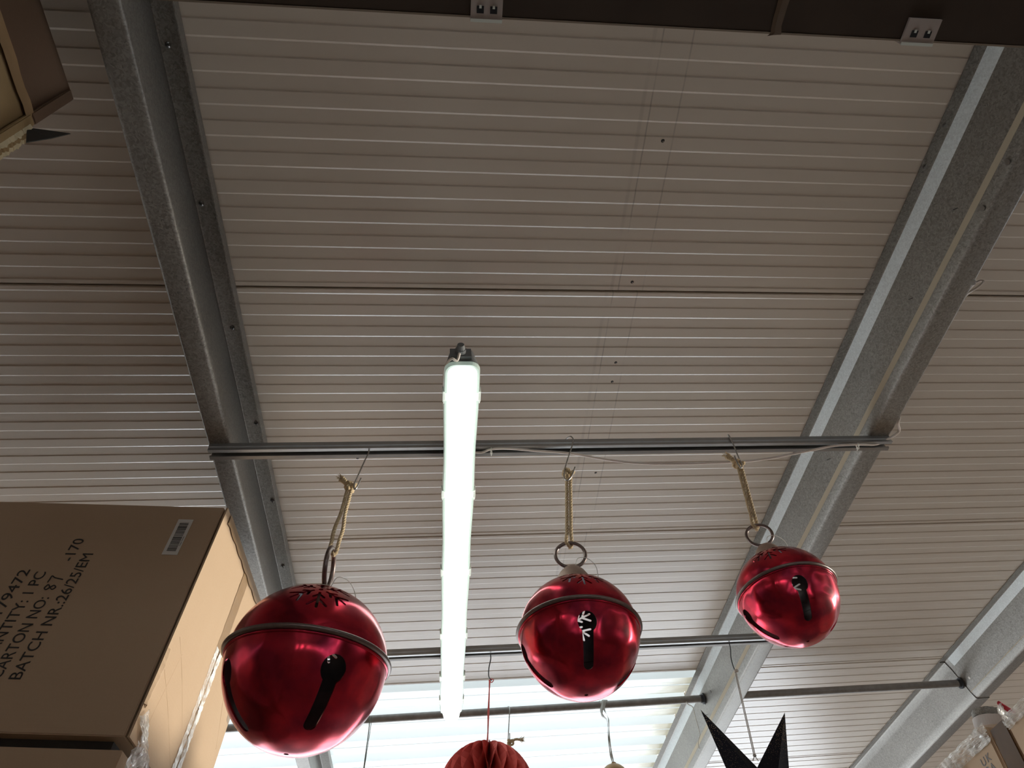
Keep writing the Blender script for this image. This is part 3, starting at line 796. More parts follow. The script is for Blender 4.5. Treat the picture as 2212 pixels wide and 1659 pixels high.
def slot_cutter(part):
    bm = bmesh.new()
    for q in range(4):
        az = -PI/2+q*PI/2
        def nn(lat): return Vector((math.cos(lat)*math.cos(az), math.cos(lat)*math.sin(az), math.sin(lat)))
        la, lb = math.radians(-23), math.radians(-58)
        mid = nn((la+lb)/2-0.03); ax = Z.cross(mid).normalized(); ay = mid.cross(ax)
        c0 = Vector((0, 0, BZ))
        ya = math.sin(la-(la+lb)/2+0.03); yb = math.sin(lb-(la+lb)/2+0.03)
        if part == 0: prism(bm, [(0.145*math.cos(2*PI*k/28), ya+0.145*math.sin(2*PI*k/28)) for k in range(28)], c0, ax, ay, mid, 0.5, 1.25)
        else: prism(bm, capsule(0, ya-0.02, 0, yb, 0.085, 0.072, 8), c0, ax, ay, mid, 0.5, 1.25)
    # centre drain hole
    if part == 0: prism(bm, [(0.030*math.cos(2*PI*k/12), 0.030*math.sin(2*PI*k/12)) for k in range(12)], Vector((0, 0, 0)), X, Y, Z, -1.2, -0.9)
    return bm
def tagdup(root, M):
    r = root.copy(); COL.objects.link(r); r.matrix_world = M; WM[r.name] = M.copy()
    for ch in list(root.children):
        c = ch.copy(); COL.objects.link(c); c.parent = r
        for gch in ch.children:
            d = gch.copy(); COL.objects.link(d); d.parent = c
    return r
def make_bell():
    t = thing('jingle_bell', None, 'bell')
    o = obj('upper_shell', shell(True), [M_RED, M_INNER], t, local=True); [cut(o, flake_cutter(k)) for k in (0, 1, 2)]; smooth_by_angle(o, 40)
    o = obj('lower_shell', shell(False), [M_RED, M_INNER], t, local=True); [cut(o, slot_cutter(k)) for k in (0, 1)]; smooth_by_angle(o, 40)
    # rolled band
    bm = bmesh.new(); R0 = 0.985
    prof = [(0.955, BZ+0.035), (R0, BZ+0.036), (1.012, BZ+0.024), (1.020, BZ+0.004), (1.010, BZ-0.020), (R0, BZ-0.030), (0.962, BZ-0.030)]
    lathe(bm, prof, 128); obj('band', bm, M_BAND, t, smooth=True, local=True)
    bm = bmesh.new(); lathe(bm, [(0.966, BZ-0.028), (0.985, BZ-0.034), (0.982, BZ-0.055), (0.966, BZ-0.060)], 128)
    props(obj('lower_rim', bm, M_RED, t, smooth=True, local=True), 'red rolled rim under the band')
    bm = bmesh.new()
    prof = [(0.34, 0.88), (0.32, 0.95), (0.28, 1.05), (0.225, 1.15), (0.155, 1.23), (0.07, 1.28), (0, 1.29)]
    lathe(bm, prof, 48); obj('cap', bm, M_CAP, t, smooth=True, local=True)
    bm = bmesh.new(); rr = 0.265
    tube(bm, [Vector((rr*math.cos(a), 0, 1.550+rr*math.sin(a))) for a in [2*PI*k/56 for k in range(56)]], 0.033, 14, closed=True)
    obj('hanging_ring', bm, M_BAND, t, smooth=True, local=True)
    # thin nylon tag loop by the cap
    bm = bmesh.new(); tube(bm, spline([(0.06, -0.06, 1.28), (0.12, -0.08, 1.42), (0.28, -0.10, 1.40), (0.40, -0.12, 1.22), (0.42, -0.10, 0.98)], 7), 0.006, 5)
    obj('tag_thread', bm, M_TIE, t, smooth=True, local=True)
    return t
BELLS = [  # centre, radius, spin, roll, pitch, hook px, label
    (Vector((-0.331, 1.36, 2.338)), 0.1640, 32, 0.0, 7.0, 'largest red jingle bell, at left, its ring turned edge on'),
    (Vector((0.219, 1.36, 2.442)), 0.1320, -2, -3.0, 0.0, 'middle-sized red jingle bell hanging just right of the batten light'),
    (Vector((0.701, 1.36, 2.573)), 0.1150, -11, -7.0, 0.0, 'smallest red jingle bell, hanging in front of the right purlin'),
]
bell0 = make_bell(); roots = []
for i, (c, r, spin, roll, pit, lab) in enumerate(BELLS):
    M = Matrix.Translation(c) @ Matrix.Rotation(math.radians(roll), 4, 'Y') @ Matrix.Rotation(math.radians(pit), 4, 'X') @ Matrix.Rotation(math.radians(spin), 4, 'Z') @ Matrix.Scale(r, 4)
    if i == 0: b = bell0
    else: b = tagdup(bell0, M)
    b['label'] = lab; b['group'] = 'red jingle bells on the front rail'; roots.append((b, M))
roots[0][0].matrix_world = roots[0][1]; WM[bell0.name] = roots[0][1]
def part_spin(b, part, deg):                       # turn one part about the bell's axis
    for ch in b.children:
        if ch.name.startswith(part): ch.rotation_euler = (0, 0, math.radians(deg))
RINGZ = (-0.22, 0.03, -0.03)
for i, (ring, up) in enumerate(((58, -22), (-4, 2), (-6, -19))):
    part_spin(roots[i][0], 'hanging_ring', ring); part_spin(roots[i][0], 'upper_shell', up)
    for ch in roots[i][0].children:
        if ch.name.startswith(('hanging_ring', 'cap', 'tag_thread')): ch.location.z = RINGZ[i]

def bell_rope(M, knot, label, wob, frayed=True, open_=0.0, dz=0.0):
    """doubled jute cord from the ring to a knot"""
    t = thing('jute_rope', label, 'rope', mat=Matrix.Translation(knot))
    top = M @ Vector((0, 0, 1.550+0.265+dz)); r = 0.0043
    dirv = (knot-top); side = Vector((1, 0, 0)); side = (side-dirv.normalized()*side.dot(dirv.normalized())).normalized()
    L = dirv.length
    def pt(s, k): return top+dirv*k+side*s*(0.0048+open_*math.sin(PI*min(1, k*1.9))*(1 if k < 0.53 else 0))+Vector((0, -0.002, 0))+side*wob*math.sin(PI*k)
    low = top - dirv.normalized()*0.010
    pl = [knot+side*-0.005] + [pt(-1, k/8) for k in range(7, 0, -1)] + [top+side*-0.007+Y*-0.004] + [low+Y*-0.002, low+side*0.003+Y*0.004] + [top+side*0.007+Y*0.003] + [pt(1, k/8) for k in range(1, 8)] + [knot+side*0.006]
    path = spline(pl, 8); bm = bmesh.new(); rope(bm, path, r, 0.027)
    obj('cord', bm, M_JUTE, t, smooth=True)
    # knot : three coils and the two short ends
    bm = bmesh.new(); a = dirv.normalized()
    q = []
    for k in range(90):
        th = 2*PI*k/89; sc = 0.0042
        q.append(knot + side*(math.sin(th)+2*math.sin(2*th))*sc + a*(math.cos(th)-2*math.cos(2*th))*sc*1.05 + Y*(-math.sin(3*th))*0.0075)
    rope(bm, q, r*1.25, 0.024)
    obj('knot', bm, M_JUTE, t, smooth=True)
    if frayed:
        bm = bmesh.new(); e0 = knot+a*0.006-side*0.008
        for k in range(2):
            e1 = e0-side*(0.018+0.004*k)+a*(0.022-0.004*k)+Y*(0.004*k-0.006)
            rope(bm, spline([e0, e0.lerp(e1, 0.5)+a*0.002, e1], 6), r*1.25, 0.018)
            for _ in range(16):
                s = e1+Vector((random.uniform(-1, 1), random.uniform(-1, 1), random.uniform(-1, 1)))*0.003
                tube(bm, [s, s+(e1-e0).normalized()*random.uniform(0.004, 0.010)+Vector((random.uniform(-1, 1), random.uniform(-1, 1), random.uniform(-1, 1)))*0.003], 0.0005, 4)
        obj('frayed_end', bm, M_JUTE, t, smooth=True)
    bm = bmesh.new(); fuzz(bm, path, 170); fuzz(bm, q, 50)
    props(obj('loose_fibre', bm, M_JUTE, t), kind='stuff')
    return t
K = [PY(757, 1052, 1.352), PY(1228, 1024, 1.352), PY(1596, 1004, 1.352)]
bell_rope(roots[0][1], K[0], 'knotted jute rope holding the largest bell, its two cords parted low down', 0.0, True, 0.005, RINGZ[0])
bell_rope(roots[1][1], K[1], 'straight jute rope with a round knot, holding the middle-sized bell', 0.0, False, 0.0, RINGZ[1])
bell_rope(roots[2][1], K[2], 'slanting jute rope with a frayed knot, holding the smallest bell', 0.0, True, 0.0, RINGZ[2])
def hook(label, pts, r=0.0019, m=None, cat='hook', name='wire_hook', n=7):
    t = thing(name, label, cat, mat=Matrix.Translation(pts[0]))
    bm = bmesh.new(); tube(bm, spline(pts, n), r, 8); obj('wire', bm, m or M_WIRE, t, smooth=True); return t
hook('straight wire hook above the largest bell', [PY(797, 967, RY+0.014), PY(797, 972, RY+0.006), PY(796, 979, RY-0.001), PY(788, 995, RY-0.004), PY(775, 1024, RY-0.012), PY(766, 1044, RY-0.022), PY(765, 1056, RY-0.026), PY(769, 1055, RY-0.028), PY(775, 1044, RY-0.026), PY(780, 1033, RY-0.024)])
hook('wire hook rising over the rail above the middle-sized bell', [PY(1216, 971, RY+0.036), PY(1219, 955, RY+0.04), PY(1226, 946, RY+0.02), PY(1233, 943, RY-0.002), PY(1238, 949, RY-0.004), PY(1236, 962, RY-0.005), PY(1227, 990, RY-0.010), PY(1220, 1015, RY-0.018), PY(1219, 1032, RY-0.026), PY(1226, 1038, RY-0.028), PY(1235, 1028, RY-0.028), PY(1242, 1009, RY-0.028)])
hook('slanting wire hook above the smallest bell', [PY(1591, 969, RY+0.036), PY(1585, 962, RY+0.036), PY(1577, 948, RY+0.01), PY(1573, 940, RY-0.002), PY(1576, 943, RY-0.004), PY(1585, 962, RY-0.006), PY(1594, 985, RY-0.010), PY(1602, 1003, RY-0.022), PY(1601, 1011, RY-0.026), PY(1596, 1005, RY-0.026), PY(1590, 994, RY-0.026), PY(1587, 985, RY-0.026)])

# ================================================================== THINGS BEHIND THE BELLS
R2 = 2.39
# star
def star():
    c = Vector((0.949, R2, 2.519)); R = 0.325; r = 0.122; n = 7
    v0 = PY(1513, 1540, R2)-c; a0 = math.atan2(v0.z, v0.x)
    v1 = PY(1701, 1536, R2)-c; R = (v0.length+v1.length)/2
    a1 = math.atan2(v1.z, v1.x); mid = (a0+a1)/2; half = PI/n
    t = thing('paper_star', 'black paper star with gold glitter, hanging at the bottom of the picture', 'star', mat=Matrix.Translation(c))
    for k in range(n):
        a = mid+half+k*2*PI/n
        tip = c+Vector((math.cos(a), 0, math.sin(a)))*R
        va = c+Vector((math.cos(a-half), 0, math.sin(a-half)))*r; vb = c+Vector((math.cos(a+half), 0, math.sin(a+half)))*r
        f = c-Y*0.075; bk = c+Y*0.075
        bm = bmesh.new(); V = [bm.verts.new(p) for p in (tip, va, vb, f, bk, tip)]
        tp = V[0]; bm.verts.remove(V[5])
        for q in ((tp, V[1], V[3]), (tp, V[3], V[2]), (tp, V[2], V[4]), (tp, V[4], V[1])): bm.faces.new(q)
        bmesh.ops.recalc_face_normals(bm, faces=bm.faces[:])
        obj('point', bm, M_STAR, t)
    vy = c+Vector((math.cos(mid), 0, math.sin(mid)))*r
    split = PY(1630, 1632, R2-0.004); kn = PY(1588, 1449, R2-0.004)
    s = thing('star_cord', 'doubled grey cord holding the black star', 'cord', mat=Matrix.Translation(kn))
    bm = bmesh.new()
    tube(bm, [kn+X*0.002, split+X*0.0022], 0.0016, 6); tube(bm, [kn-X*0.002, split-X*0.0022], 0.0016, 6)
    obj('cord', bm, M_CORD, s)
    bm = bmesh.new()
    for sg in (-1, 1):
        e = vy + Vector((math.cos(mid+sg*half*1.0), 0, math.sin(mid+sg*half*1.0)))*0.022
        tube(bm, [split, e], 0.0013, 6)
    obj('yoke', bm, M_CORD, s)
    bm = bmesh.new(); bmesh.ops.create_icosphere(bm, subdivisions=2, radius=0.006, matrix=Matrix.Translation(split)); obj('knot', bm, M_CORD, s); bm = bmesh.new(); bmesh.ops.create_icosphere(bm, subdivisions=2, radius=0.0075, matrix=Matrix.Translation(kn+X*0.004) @ Matrix.Diagonal((1.2, 1, .8, 1)))
    obj('knot', bm, M_CORD, s)
star()
hook('thin dark wire hook above the black star', [PY(1575, 1386, R2+0.016), PY(1576, 1392, R2), PY(1578, 1402, R2-0.002), PY(1579, 1420, R2-0.004), PY(1583, 1437, R2-0.004), PY(1587, 1447, R2-0.004), PY(1590, 1452, R2-0.004)], 0.0019, M_DWIRE)
# red paper ball
def fan_ball():
    c = PY(1051, 1712, R2); rr = 0.150
    t = thing('paper_ball', 'red pleated paper ball, its top showing at the bottom of the picture', 'ball', mat=Matrix.Translation(c))
    N = 22
    for k in range(N):
        a0 = 2*PI*k/N; da = 2*PI/N
        bm = bmesh.new(); M = 22; rows = []
        for i in range(M+1):
            th = PI*i/M; s = math.sin(th); z = rr*math.cos(th)*0.98
            op = 0.5+0.5*math.cos(th*6)      # cells open and close down the ball
            ro = rr*s; ri = rr*s*0.04
            row = []
            for aa, q in ((a0, ri), (a0+da*0.5-da*0.42*op, ro), (a0+da*0.5+da*0.42*op, ro), (a0+da, ri)):
                row.append(bm.verts.new(c+Vector((math.cos(aa)*q, math.sin(aa)*q, z))))
            rows.append(row)
        for A, B in zip(rows, rows[1:]):
            for j in (0, 2): bm.faces.new((A[j], A[j+1], B[j+1], B[j]))
        obj('paper_leaf', bm, M_FAN, t)
    return c, rr
fc, fr_ = fan_ball()
hk = [PY(1060, 1411, R2+0.016), PY(1060, 1417, R2), PY(1060, 1424, R2-0.002), PY(1056, 1445, R2-0.003), PY(1056, 1462, R2-0.004), PY(1062, 1470, R2-0.004)]
hook('dark wire hook above the red paper ball', hk, 0.0020, M_DWIRE)
t = thing('red_ribbon', 'narrow red ribbon holding the pleated paper ball', 'ribbon', mat=Matrix.Translation(PY(1058, 1468, R2)))
bm = bmesh.new()
path = [PY(1058, 1468, R2-0.004), PY(1057, 1490, R2-0.004), PY(1055, 1540, R2-0.004), PY(1054, 1580, R2-0.004), PY(1051, 1632, R2-0.002), fc+Z*(fr_*0.9)]
for i, (a, b) in enumerate(zip(path, path[1:])):
    w0, w1 = (0.0035, 0.002, 0.0035, 0.002, 0.0045, 0.004)[i], (0.0035, 0.002, 0.0035, 0.002, 0.0045, 0.004)[i+1]
    v = [bm.verts.new(p) for p in (a-X*w0, a+X*w0, b+X*w1, b-X*w1, a-X*w0+Y*.0006, a+X*w0+Y*.0006, b+X*w1+Y*.0006, b-X*w1+Y*.0006)]
    for f in ((0, 1, 2, 3), (7, 6, 5, 4), (0, 3, 7, 4), (1, 5, 6, 2)): bm.faces.new([v[k] for k in f])
tube(bm, spline([PY(1060, 1466, R2-.006), PY(1066, 1469, R2-.01), PY(1062, 1474, R2-.006), PY(1056, 1470, R2-.006)], 4), 0.0018, 6)
obj('ribbon', bm, M_RRIB, t)
# second jute loop on a long hook
R3 = 3.125
hook('long wire hook over the skylight tube, right of the red ribbon', [PY(1097, 1540, R3+0.02), PY(1096, 1530, R3+0.018), PY(1099, 1526, R3), PY(1101, 1532, R3-0.018), PY(1100, 1550, R3-0.02), PY(1098, 1590, R3-0.02), PY(1097, 1612, R3-0.024), PY(1100, 1612, R3-0.03), PY(1101, 1594, R3-0.03), PY(1101, 1584, R3-0.03)], 0.0024)
kn = PY(1103, 1603, R3-0.03)
t = thing('jute_rope', 'jute loop with a frayed end, hanging in front of the skylight', 'rope', mat=Matrix.Translation(kn))
bm = bmesh.new(); lowp = PY(1099, 1700, R3-0.03)
path = spline([kn, PY(1095, 1616, R3-.03), PY(1095, 1640, R3-.03), PY(1096, 1680, R3-.03), lowp, PY(1103, 1680, R3-.03), PY(1101, 1640, R3-.03), PY(1102, 1616, R3-.03), kn], 8)
rope(bm, path, 0.0040, 0.018); obj('cord', bm, M_JUTE, t, smooth=True)
bm = bmesh.new(); q = [kn+X*0.012*math.cos(a)+Y*0.01*math.sin(a)+Z*0.008*math.sin(a*0.6) for a in [2*PI*k/16 for k in range(40)]]
rope(bm, q, 0.0042, 0.018); obj('knot', bm, M_JUTE, t, smooth=True)
bm = bmesh.new(); e1 = PY(1124, 1598, R3-.03); rope(bm, spline([kn, kn.lerp(e1, .5)+Z*0.006, e1], 6), 0.0050, 0.018)
for _ in range(26):
    s = e1+Vector((random.uniform(-1, 1), random.uniform(-1, 1), random.uniform(-1, 1)))*0.006
    tube(bm, [s, s+X*random.uniform(0.006, 0.016)+Z*random.uniform(-.012, .014)], 0.0011, 4)
obj('frayed_end', bm, M_JUTE, t, smooth=True)
# white ribbon and the golden bauble
def gold():
    top = PY(1326, 1651, R3); c = top-Z*0.06
    t = thing('gold_bauble', 'golden brown bauble, only its top showing at the bottom edge', 'bauble', mat=Matrix.Translation(c))
    bm = bmesh.new(); bmesh.ops.create_uvsphere(bm, u_segments=40, v_segments=24, radius=0.06, matrix=Matrix.Translation(c))
    obj('ball', bm, M_GOLD, t, smooth=True)
    bm = bmesh.new(); disc(bm, top-Z*0.004, Z, 0.010, 0.010, 16); obj('cap', bm, M_GOLD, t)
    r = thing('white_ribbon', 'white satin ribbon looped over the tube and holding the golden bauble', 'ribbon', mat=Matrix.Translation(top))
    bm = bmesh.new()
    for side in (-1, 1):
        P = [PY(1304, 1512, R3-0.02) if side < 0 else PY(1309, 1512, R3-0.02), PY(1300+side*2+2, 1530, R3-0.022), PY(1306+side*5, 1545, R3-0.022), PY(1313+side*1.5, 1557, R3-0.02), PY(1315+side*1.2, 1590, R3-0.012), PY(1320+side*1.6, 1630, R3-0.006), top+X*side*0.003]
        P = spline(P, 5); W = [0.0075]*12+[0.006]*4+[0.0028]*40
        prev = None
        for i, p in enumerate(P):
            w = W[min(i, len(W)-1)]*(1+0.2*math.sin(i*1.3)); d = Vector((math.cos(i*0.12*side), math.sin(i*0.12*side), 0))
            cur = [bm.verts.new(p-d*w), bm.verts.new(p), bm.verts.new(p+d*w)]
            cur[1].co += Y*-0.002
            if prev:
                bm.faces.new((prev[0], prev[1], cur[1], cur[0])); bm.faces.new((prev[1], prev[2], cur[2], cur[1]))
            prev = cur
    o = obj('ribbon', bm, M_RIB, r, smooth=True); md = o.modifiers.new('s', 'SOLIDIFY'); md.thickness = 0.0006
    # over the tube
    bm = bmesh.new()
    loop = [RF(0.757, 3.122+0.0185*math.cos(a), 1.518+0.0185*math.sin(a)) for a in [PI*1.1-k*PI*1.2/10 for k in range(11)]]
    prev = None
    for p in loop:
        cur = [bm.verts.new(p-X*0.007), bm.verts.new(p+X*0.007)]
        if prev: bm.faces.new((prev[0], prev[1], cur[1], cur[0]))
        prev = cur
    o = obj('ribbon_loop', bm, M_RIB, r, smooth=True)
    md = o.modifiers.new('s', 'SOLIDIFY'); md.thickness = 0.0006
gold()
t = thing('thin_cord', 'thin grey-green cord hanging beside the largest bell', 'cord', mat=Matrix.Translation(PY(799, 1552, R3)))
bm = bmesh.new(); tube(bm, spline([PY(798, 1548, R3-.012), PY(797, 1575, R3-.02), PY(791, 1620, R3-.02), PY(783, 1680, R3-.02)], 6), 0.0022, 6); tube(bm, spline([PY(803, 1548, R3-.012), PY(800, 1575, R3-.02), PY(793, 1620, R3-.02), PY(784, 1680, R3-.02)], 6), 0.0014, 6)
obj('cord', bm, M_GCORD, t)
t = thing('white_string', 'slack white string tied to the tube at the right purlin', 'cord', mat=Matrix.Translation(PY(1490, 1520, R3)))
bm = bmesh.new(); tube(bm, spline([PY(1478, 1497, R3), PY(1484, 1519, R3-.022), PY(1496, 1527, R3-.02), PY(1501, 1545, R3-.02), PY(1508, 1570, R3-.02), PY(1512, 1588, R3-.02), PY(1508, 1603, R3-.02), PY(1511, 1618, R3-.02)], 5), 0.0020, 6)
obj('string', bm, M_TIE, t)

# ================================================================== CARTONS
def card_axes(a, h): return a, h
# ---- big carton, left
V1 = Vector((-0.680, 1.501, 2.845)); AX = Vector((-0.601, 0.033, 0)).normalized(); BX = Vector((0.023, 0.494, 0)).normalized()
def carton(name, label, corner, w, d, h, ax=AX, bx=BX, m=M_CARD, group=None):
    """corner = upper corner nearest the lens; ax runs along the front, bx away"""
    t = thing(name, label, 'box', mat=Matrix.Translation(corner-Z*h), group=group)
    bm = bmesh.new(); c = corner+ax*(w/2+0.003)+bx*(d/2)-Z*h/2
    box(bm, c, ax, bx, Z, w-0.006, d-0.001, h); bmesh.ops.recalc_face_normals(bm, faces=bm.faces[:])
    bevel(bm, 0.002, 2); o = obj('body', bm, m, t); smooth_by_angle(o, 50)
    return t
def quad_strip(bm, P, nrm, th=0.0004):
    """P list of (left,right) pairs"""
    rows = [[bm.verts.new(a+nrm*th), bm.verts.new(b+nrm*th)] for a, b in P]
    for A, B in zip(rows, rows[1:]): bm.faces.new((A[0], A[1], B[1], B[0]))
def wavy_strip(a, b, side, half, nrm, n=60, amp=0.0012, edge=0.0012, base=0.0008):
    bm = bmesh.new(); rows = []
    for i in range(n+1):
        p = a.lerp(b, i/n); row = []
        for j in range(5):
            s = (j-2)/2
            q = p+side*(s*half+random.uniform(-1, 1)*edge*(abs(s) > 0.9))+nrm*(base+amp*(0.5+noise.noise(p*90+Vector((j*1.3, 0, 0)))))
            row.append(bm.verts.new(q))
        rows.append(row)
    for A, B in zip(rows, rows[1:]):
        for j in range(4): bm.faces.new((A[j], A[j+1], B[j+1], B[j]))
    return bm
def tape_set(t, corner, d, h, nrm, seam, shiny_from):
    """seam tape down a right-hand face split in two flaps"""
    top = corner+BX*seam+nrm*0.0045; bot = top-Z*h
    k = top-Z*(h*shiny_from)
    props(obj('brown_tape', wavy_strip(top, k, BX, 0.024, nrm, 30, 0.0004), M_TAPE, t, smooth=True), 'strip of brown tape along the seam')
    for s, e in ((-1, 0.0105), (1, 0.0105)):
        props(obj('clear_tape', wavy_strip(k+BX*s*0.0135, bot+BX*s*0.0135, BX, e, nrm, 110, 0.0016, 0.0018, 0.0008), M_FILM, t, smooth=True), 'crinkled shiny clear tape beside the seam')
NRM = AX*-1.0; NRM = Vector((0.9988, -0.0465, 0)).normalized()
big = carton('cardboard_carton', 'huge cardboard carton at lower left printed with batch lettering', V1, 0.95, 0.494, 0.598)
for s0, s1 in ((0.0015, 0.2645), (0.2675, 0.493)):
    bm = bmesh.new(); c = V1+BX*((s0+s1)/2)-Z*0.299+NRM*0.0005
    # flap bows slightly
    nz = 14; ny = 4; rows = []
    for i in range(nz+1):
        row = []
        for j in range(ny+1):
            s = s0+(s1-s0)*j/ny; zz = -0.598*i/nz
            bow = 0.0038+0.006*math.sin(PI*i/nz)*math.sin(PI*j/ny)
            row.append(bm.verts.new(V1+BX*s+Z*zz+NRM*bow))
        rows.append(row)
    for A, B in zip(rows, rows[1:]):
        for j in range(ny): bm.faces.new((A[j], B[j], B[j+1], A[j+1]))
    ed = [e for e in bm.edges if len(e.link_faces) == 1]
    r = bmesh.ops.extrude_edge_only(bm, edges=ed)
    for v in [g_ for g_ in r['geom'] if isinstance(g_, bmesh.types.BMVert)]: v.co -= NRM*0.0045
    obj('flap', bm, M_CARD, big, smooth=False)
tape_set(big, V1, 0.494, 0.598, NRM, 0.266, 0.43)
# corner tape over the top and back edge, creases
bm = bmesh.new(); prev = None
for i in range(41):
    z = -0.0-0.34*i/40; s = 0.490-0.0; wv = 0.028+0.004*math.sin(i*1.7)
    bw = lambda s_: 0.0043+0.006*math.sin(PI*-z/0.598)*max(0, math.sin(PI*(s_-0.2675)/0.2255))
    cur = [bm.verts.new(V1+BX*s_+Z*z+NRM*bw(s_)) for s_ in (0.493-wv, 0.493-wv*0.75, 0.493-wv*0.5, 0.493-wv*0.25, 0.4935)]
    if prev:
        for j in range(4): bm.faces.new((prev[j], prev[j+1], cur[j+1], cur[j]))
    prev = cur
obj('brown_tape', bm, M_TAPE, big)
bm = bmesh.new(); quad_strip(bm, [(V1+BX*s-Z*0.001, V1+BX*s-Z*(0.030+0.003*math.sin(s*90))) for s in [0.03+0.46*k/20 for k in range(21)]], NRM, 0.0075)
obj('brown_tape', bm, M_TAPE, big)
# torn, lifted board fibres at the near vertical edge
bm = bmesh.new(); prev = None
for k in range(15):
    z = -0.405-0.009*k; wd = 0.010+0.016*max(0, math.sin(k*0.30))*(0.7+0.5*noise.noise(Vector((k*.6, 2, 2))))
    cur = [bm.verts.new(V1+BX*-0.001+Z*z+NRM*0.0040), bm.verts.new(V1+BX*wd*0.5+Z*z+NRM*(0.008+0.003*noise.noise(Vector((k*.9, 1, 1))))), bm.verts.new(V1+BX*wd+Z*(z-0.004)+NRM*0.0048)]
    if prev:
        for j in (0, 1): bm.faces.new((prev[j], prev[j+1], cur[j+1], cur[j]))
    prev = cur
o = obj('torn_edge', bm, M_CARD, big); md = o.modifiers.new('s', 'SOLIDIFY'); md.thickness = 0.0015
# wrapping film at the lower corner
def crumple(name, parent, c, ex, ey, nrm, w, h, amp, n=16, mat=M_FILM, label=None):
    bm = bmesh.new(); g_ = []
    for i in range(n+1):
        g_.append([bm.verts.new(c+ex*(w*(j/n-.5))+ey*(h*(i/n-.5))+nrm*(0.002+amp*(0.5+noise.noise(Vector((i*.55, j*.55, w*90)))))+ex*random.uniform(-1, 1)*w*0.008*(i in (0, n) or j in (0, n))) for j in range(n+1)])
    for i in range(n):
        for j in range(n): bm.faces.new((g_[i][j], g_[i][j+1], g_[i+1][j+1], g_[i+1][j]))
    return props(obj(name, bm, mat, parent), label)
dgl = (BX*0.80-Z*0.60).normalized(); dgp = NRM.cross(dgl)
crumple('clear_tape', big, V1+BX*0.060-Z*0.585+NRM*0.006, dgl, dgp, NRM, 0.13, 0.030, 0.006, 18, label='crinkled clear tape across the lower corner')
# diagonal creases on the flaps
for s0, z0, s1, z1 in ((0.02, -0.44, 0.24, -0.56), (0.03, -0.36, 0.25, -0.50), (0.31, -0.22, 0.46, -0.42), (0.36, -0.15, 0.48, -0.34), (0.07, -0.38, 0.05, -0.58)):
    bm = bmesh.new(); a = V1+BX*s0+Z*z0; b = V1+BX*s1+Z*z1; pts = []
    for k in range(13):
        p = a.lerp(b, k/12); s = (p-V1).dot(BX); zz = (p-V1).z
        f0, f1 = (0.0015, 0.2645) if s < 0.266 else (0.2675, 0.493)
        pts.append(p+NRM*(0.0040+0.006*math.sin(PI*-zz/0.598)*math.sin(PI*(s-f0)/(f1-f0))))
    tube(bm, [p_-NRM*0.0004 for p_ in pts], 0.0008, 6, flat=0.5); obj('crease', bm, M_CARD, big, smooth=True)
# lettering
FN = Vector((-0.0548, -0.9985, 0)).normalized()     # outward normal of the front
def face_M(s, z):                                   # text runs upward, baseline to the right
    o = V1+AX*s+Z*z+FN*0.0006
    ex = Z; ez = FN; ey = ez.cross(ex)
    return Matrix(((ex.x, ey.x, ez.x, o.x), (ex.y, ey.y, ez.y, o.y), (ex.z, ey.z, ez.z, o.z), (0, 0, 0, 1)))
for txt, s, z, al, fx in (('BATCH NR.:26/25/EM', 0.277, -0.487, 'LEFT', 0.327), ('CARTON NO:', 0.320, -0.487, 'LEFT', 0.200), ('-170', 0.320, -0.183, 'LEFT', 0.067), ('QUANTITY: 1 PC', 0.363, -0.217, 'RIGHT', 0.262), ('179472', 0.405, -0.212, 'RIGHT', 0.122)):
    bm = text_bm(txt, 0.0375, Matrix.Identity(4), 0.0002, 'LEFT')
    xs = [v.co.x for v in bm.verts]; wd = max(xs)-min(xs); k = fx/wd; x0 = min(xs)
    bm.transform(Matrix.Translation((-x0*k, 0, 0)) @ Matrix.Diagonal((k, 1, 1, 1)))
    if al == 'RIGHT': bm.transform(Matrix.Translation((-fx, 0, 0)))
    bm.transform(face_M(s, z)); obj('printed_text', bm, M_INK, big)
bm = bmesh.new()
def hand(pts, s, z):
    Mx = face_M(s, z); tube(bm, [Mx @ Vector((x*0.001, y*0.001, 0.0002)) for x, y in [(p.x, p.y) for p in spline([Vector((a, b, 0)) for a, b in pts], 6)]], 0.0014, 5)
hand([(14, 22), (6, 25), (2, 19), (8, 13), (14, 6), (9, 0), (3, 5), (8, 13), (15, 19), (14, 23)], 0.320, -0.268)
hand([(22, 26), (30, 25), (40, 24), (35, 14), (31, -6)], 0.320, -0.268)
props(obj('handwriting', bm, M_INK, big), 'handwritten number 87')
st = bmesh.new(); c = V1+AX*0.090-Z*0.101; box(st, c+FN*0.0005, AX, Z, FN, 0.039, 0.112, 0.0005)
lab = props(obj('barcode_label', st, M_PAPER, big), 'white sticker with a barcode')
bm = bmesh.new(); z = -0.056; random.seed(3)
while z > -0.146:
    w = random.choice((0.0007, 0.0007, 0.0012, 0.0017, 0.0022)); box(bm, V1+AX*0.090+Z*(z-w/2)+FN*0.0009, AX, Z, FN, 0.023, w, 0.0002); z -= w+random.choice((0.0007, 0.0012, 0.0017))
obj('barcode', bm, M_INK, lab)
bm2 = text_bm('Outer Carton', 0.0052, Matrix.Identity(4), 0.0001); 
bm2.transform(face_M(0.0735, -0.13)); 
for v in bm2.verts: v.co += FN*0.0005
obj('small_print', bm2, M_INK, lab)
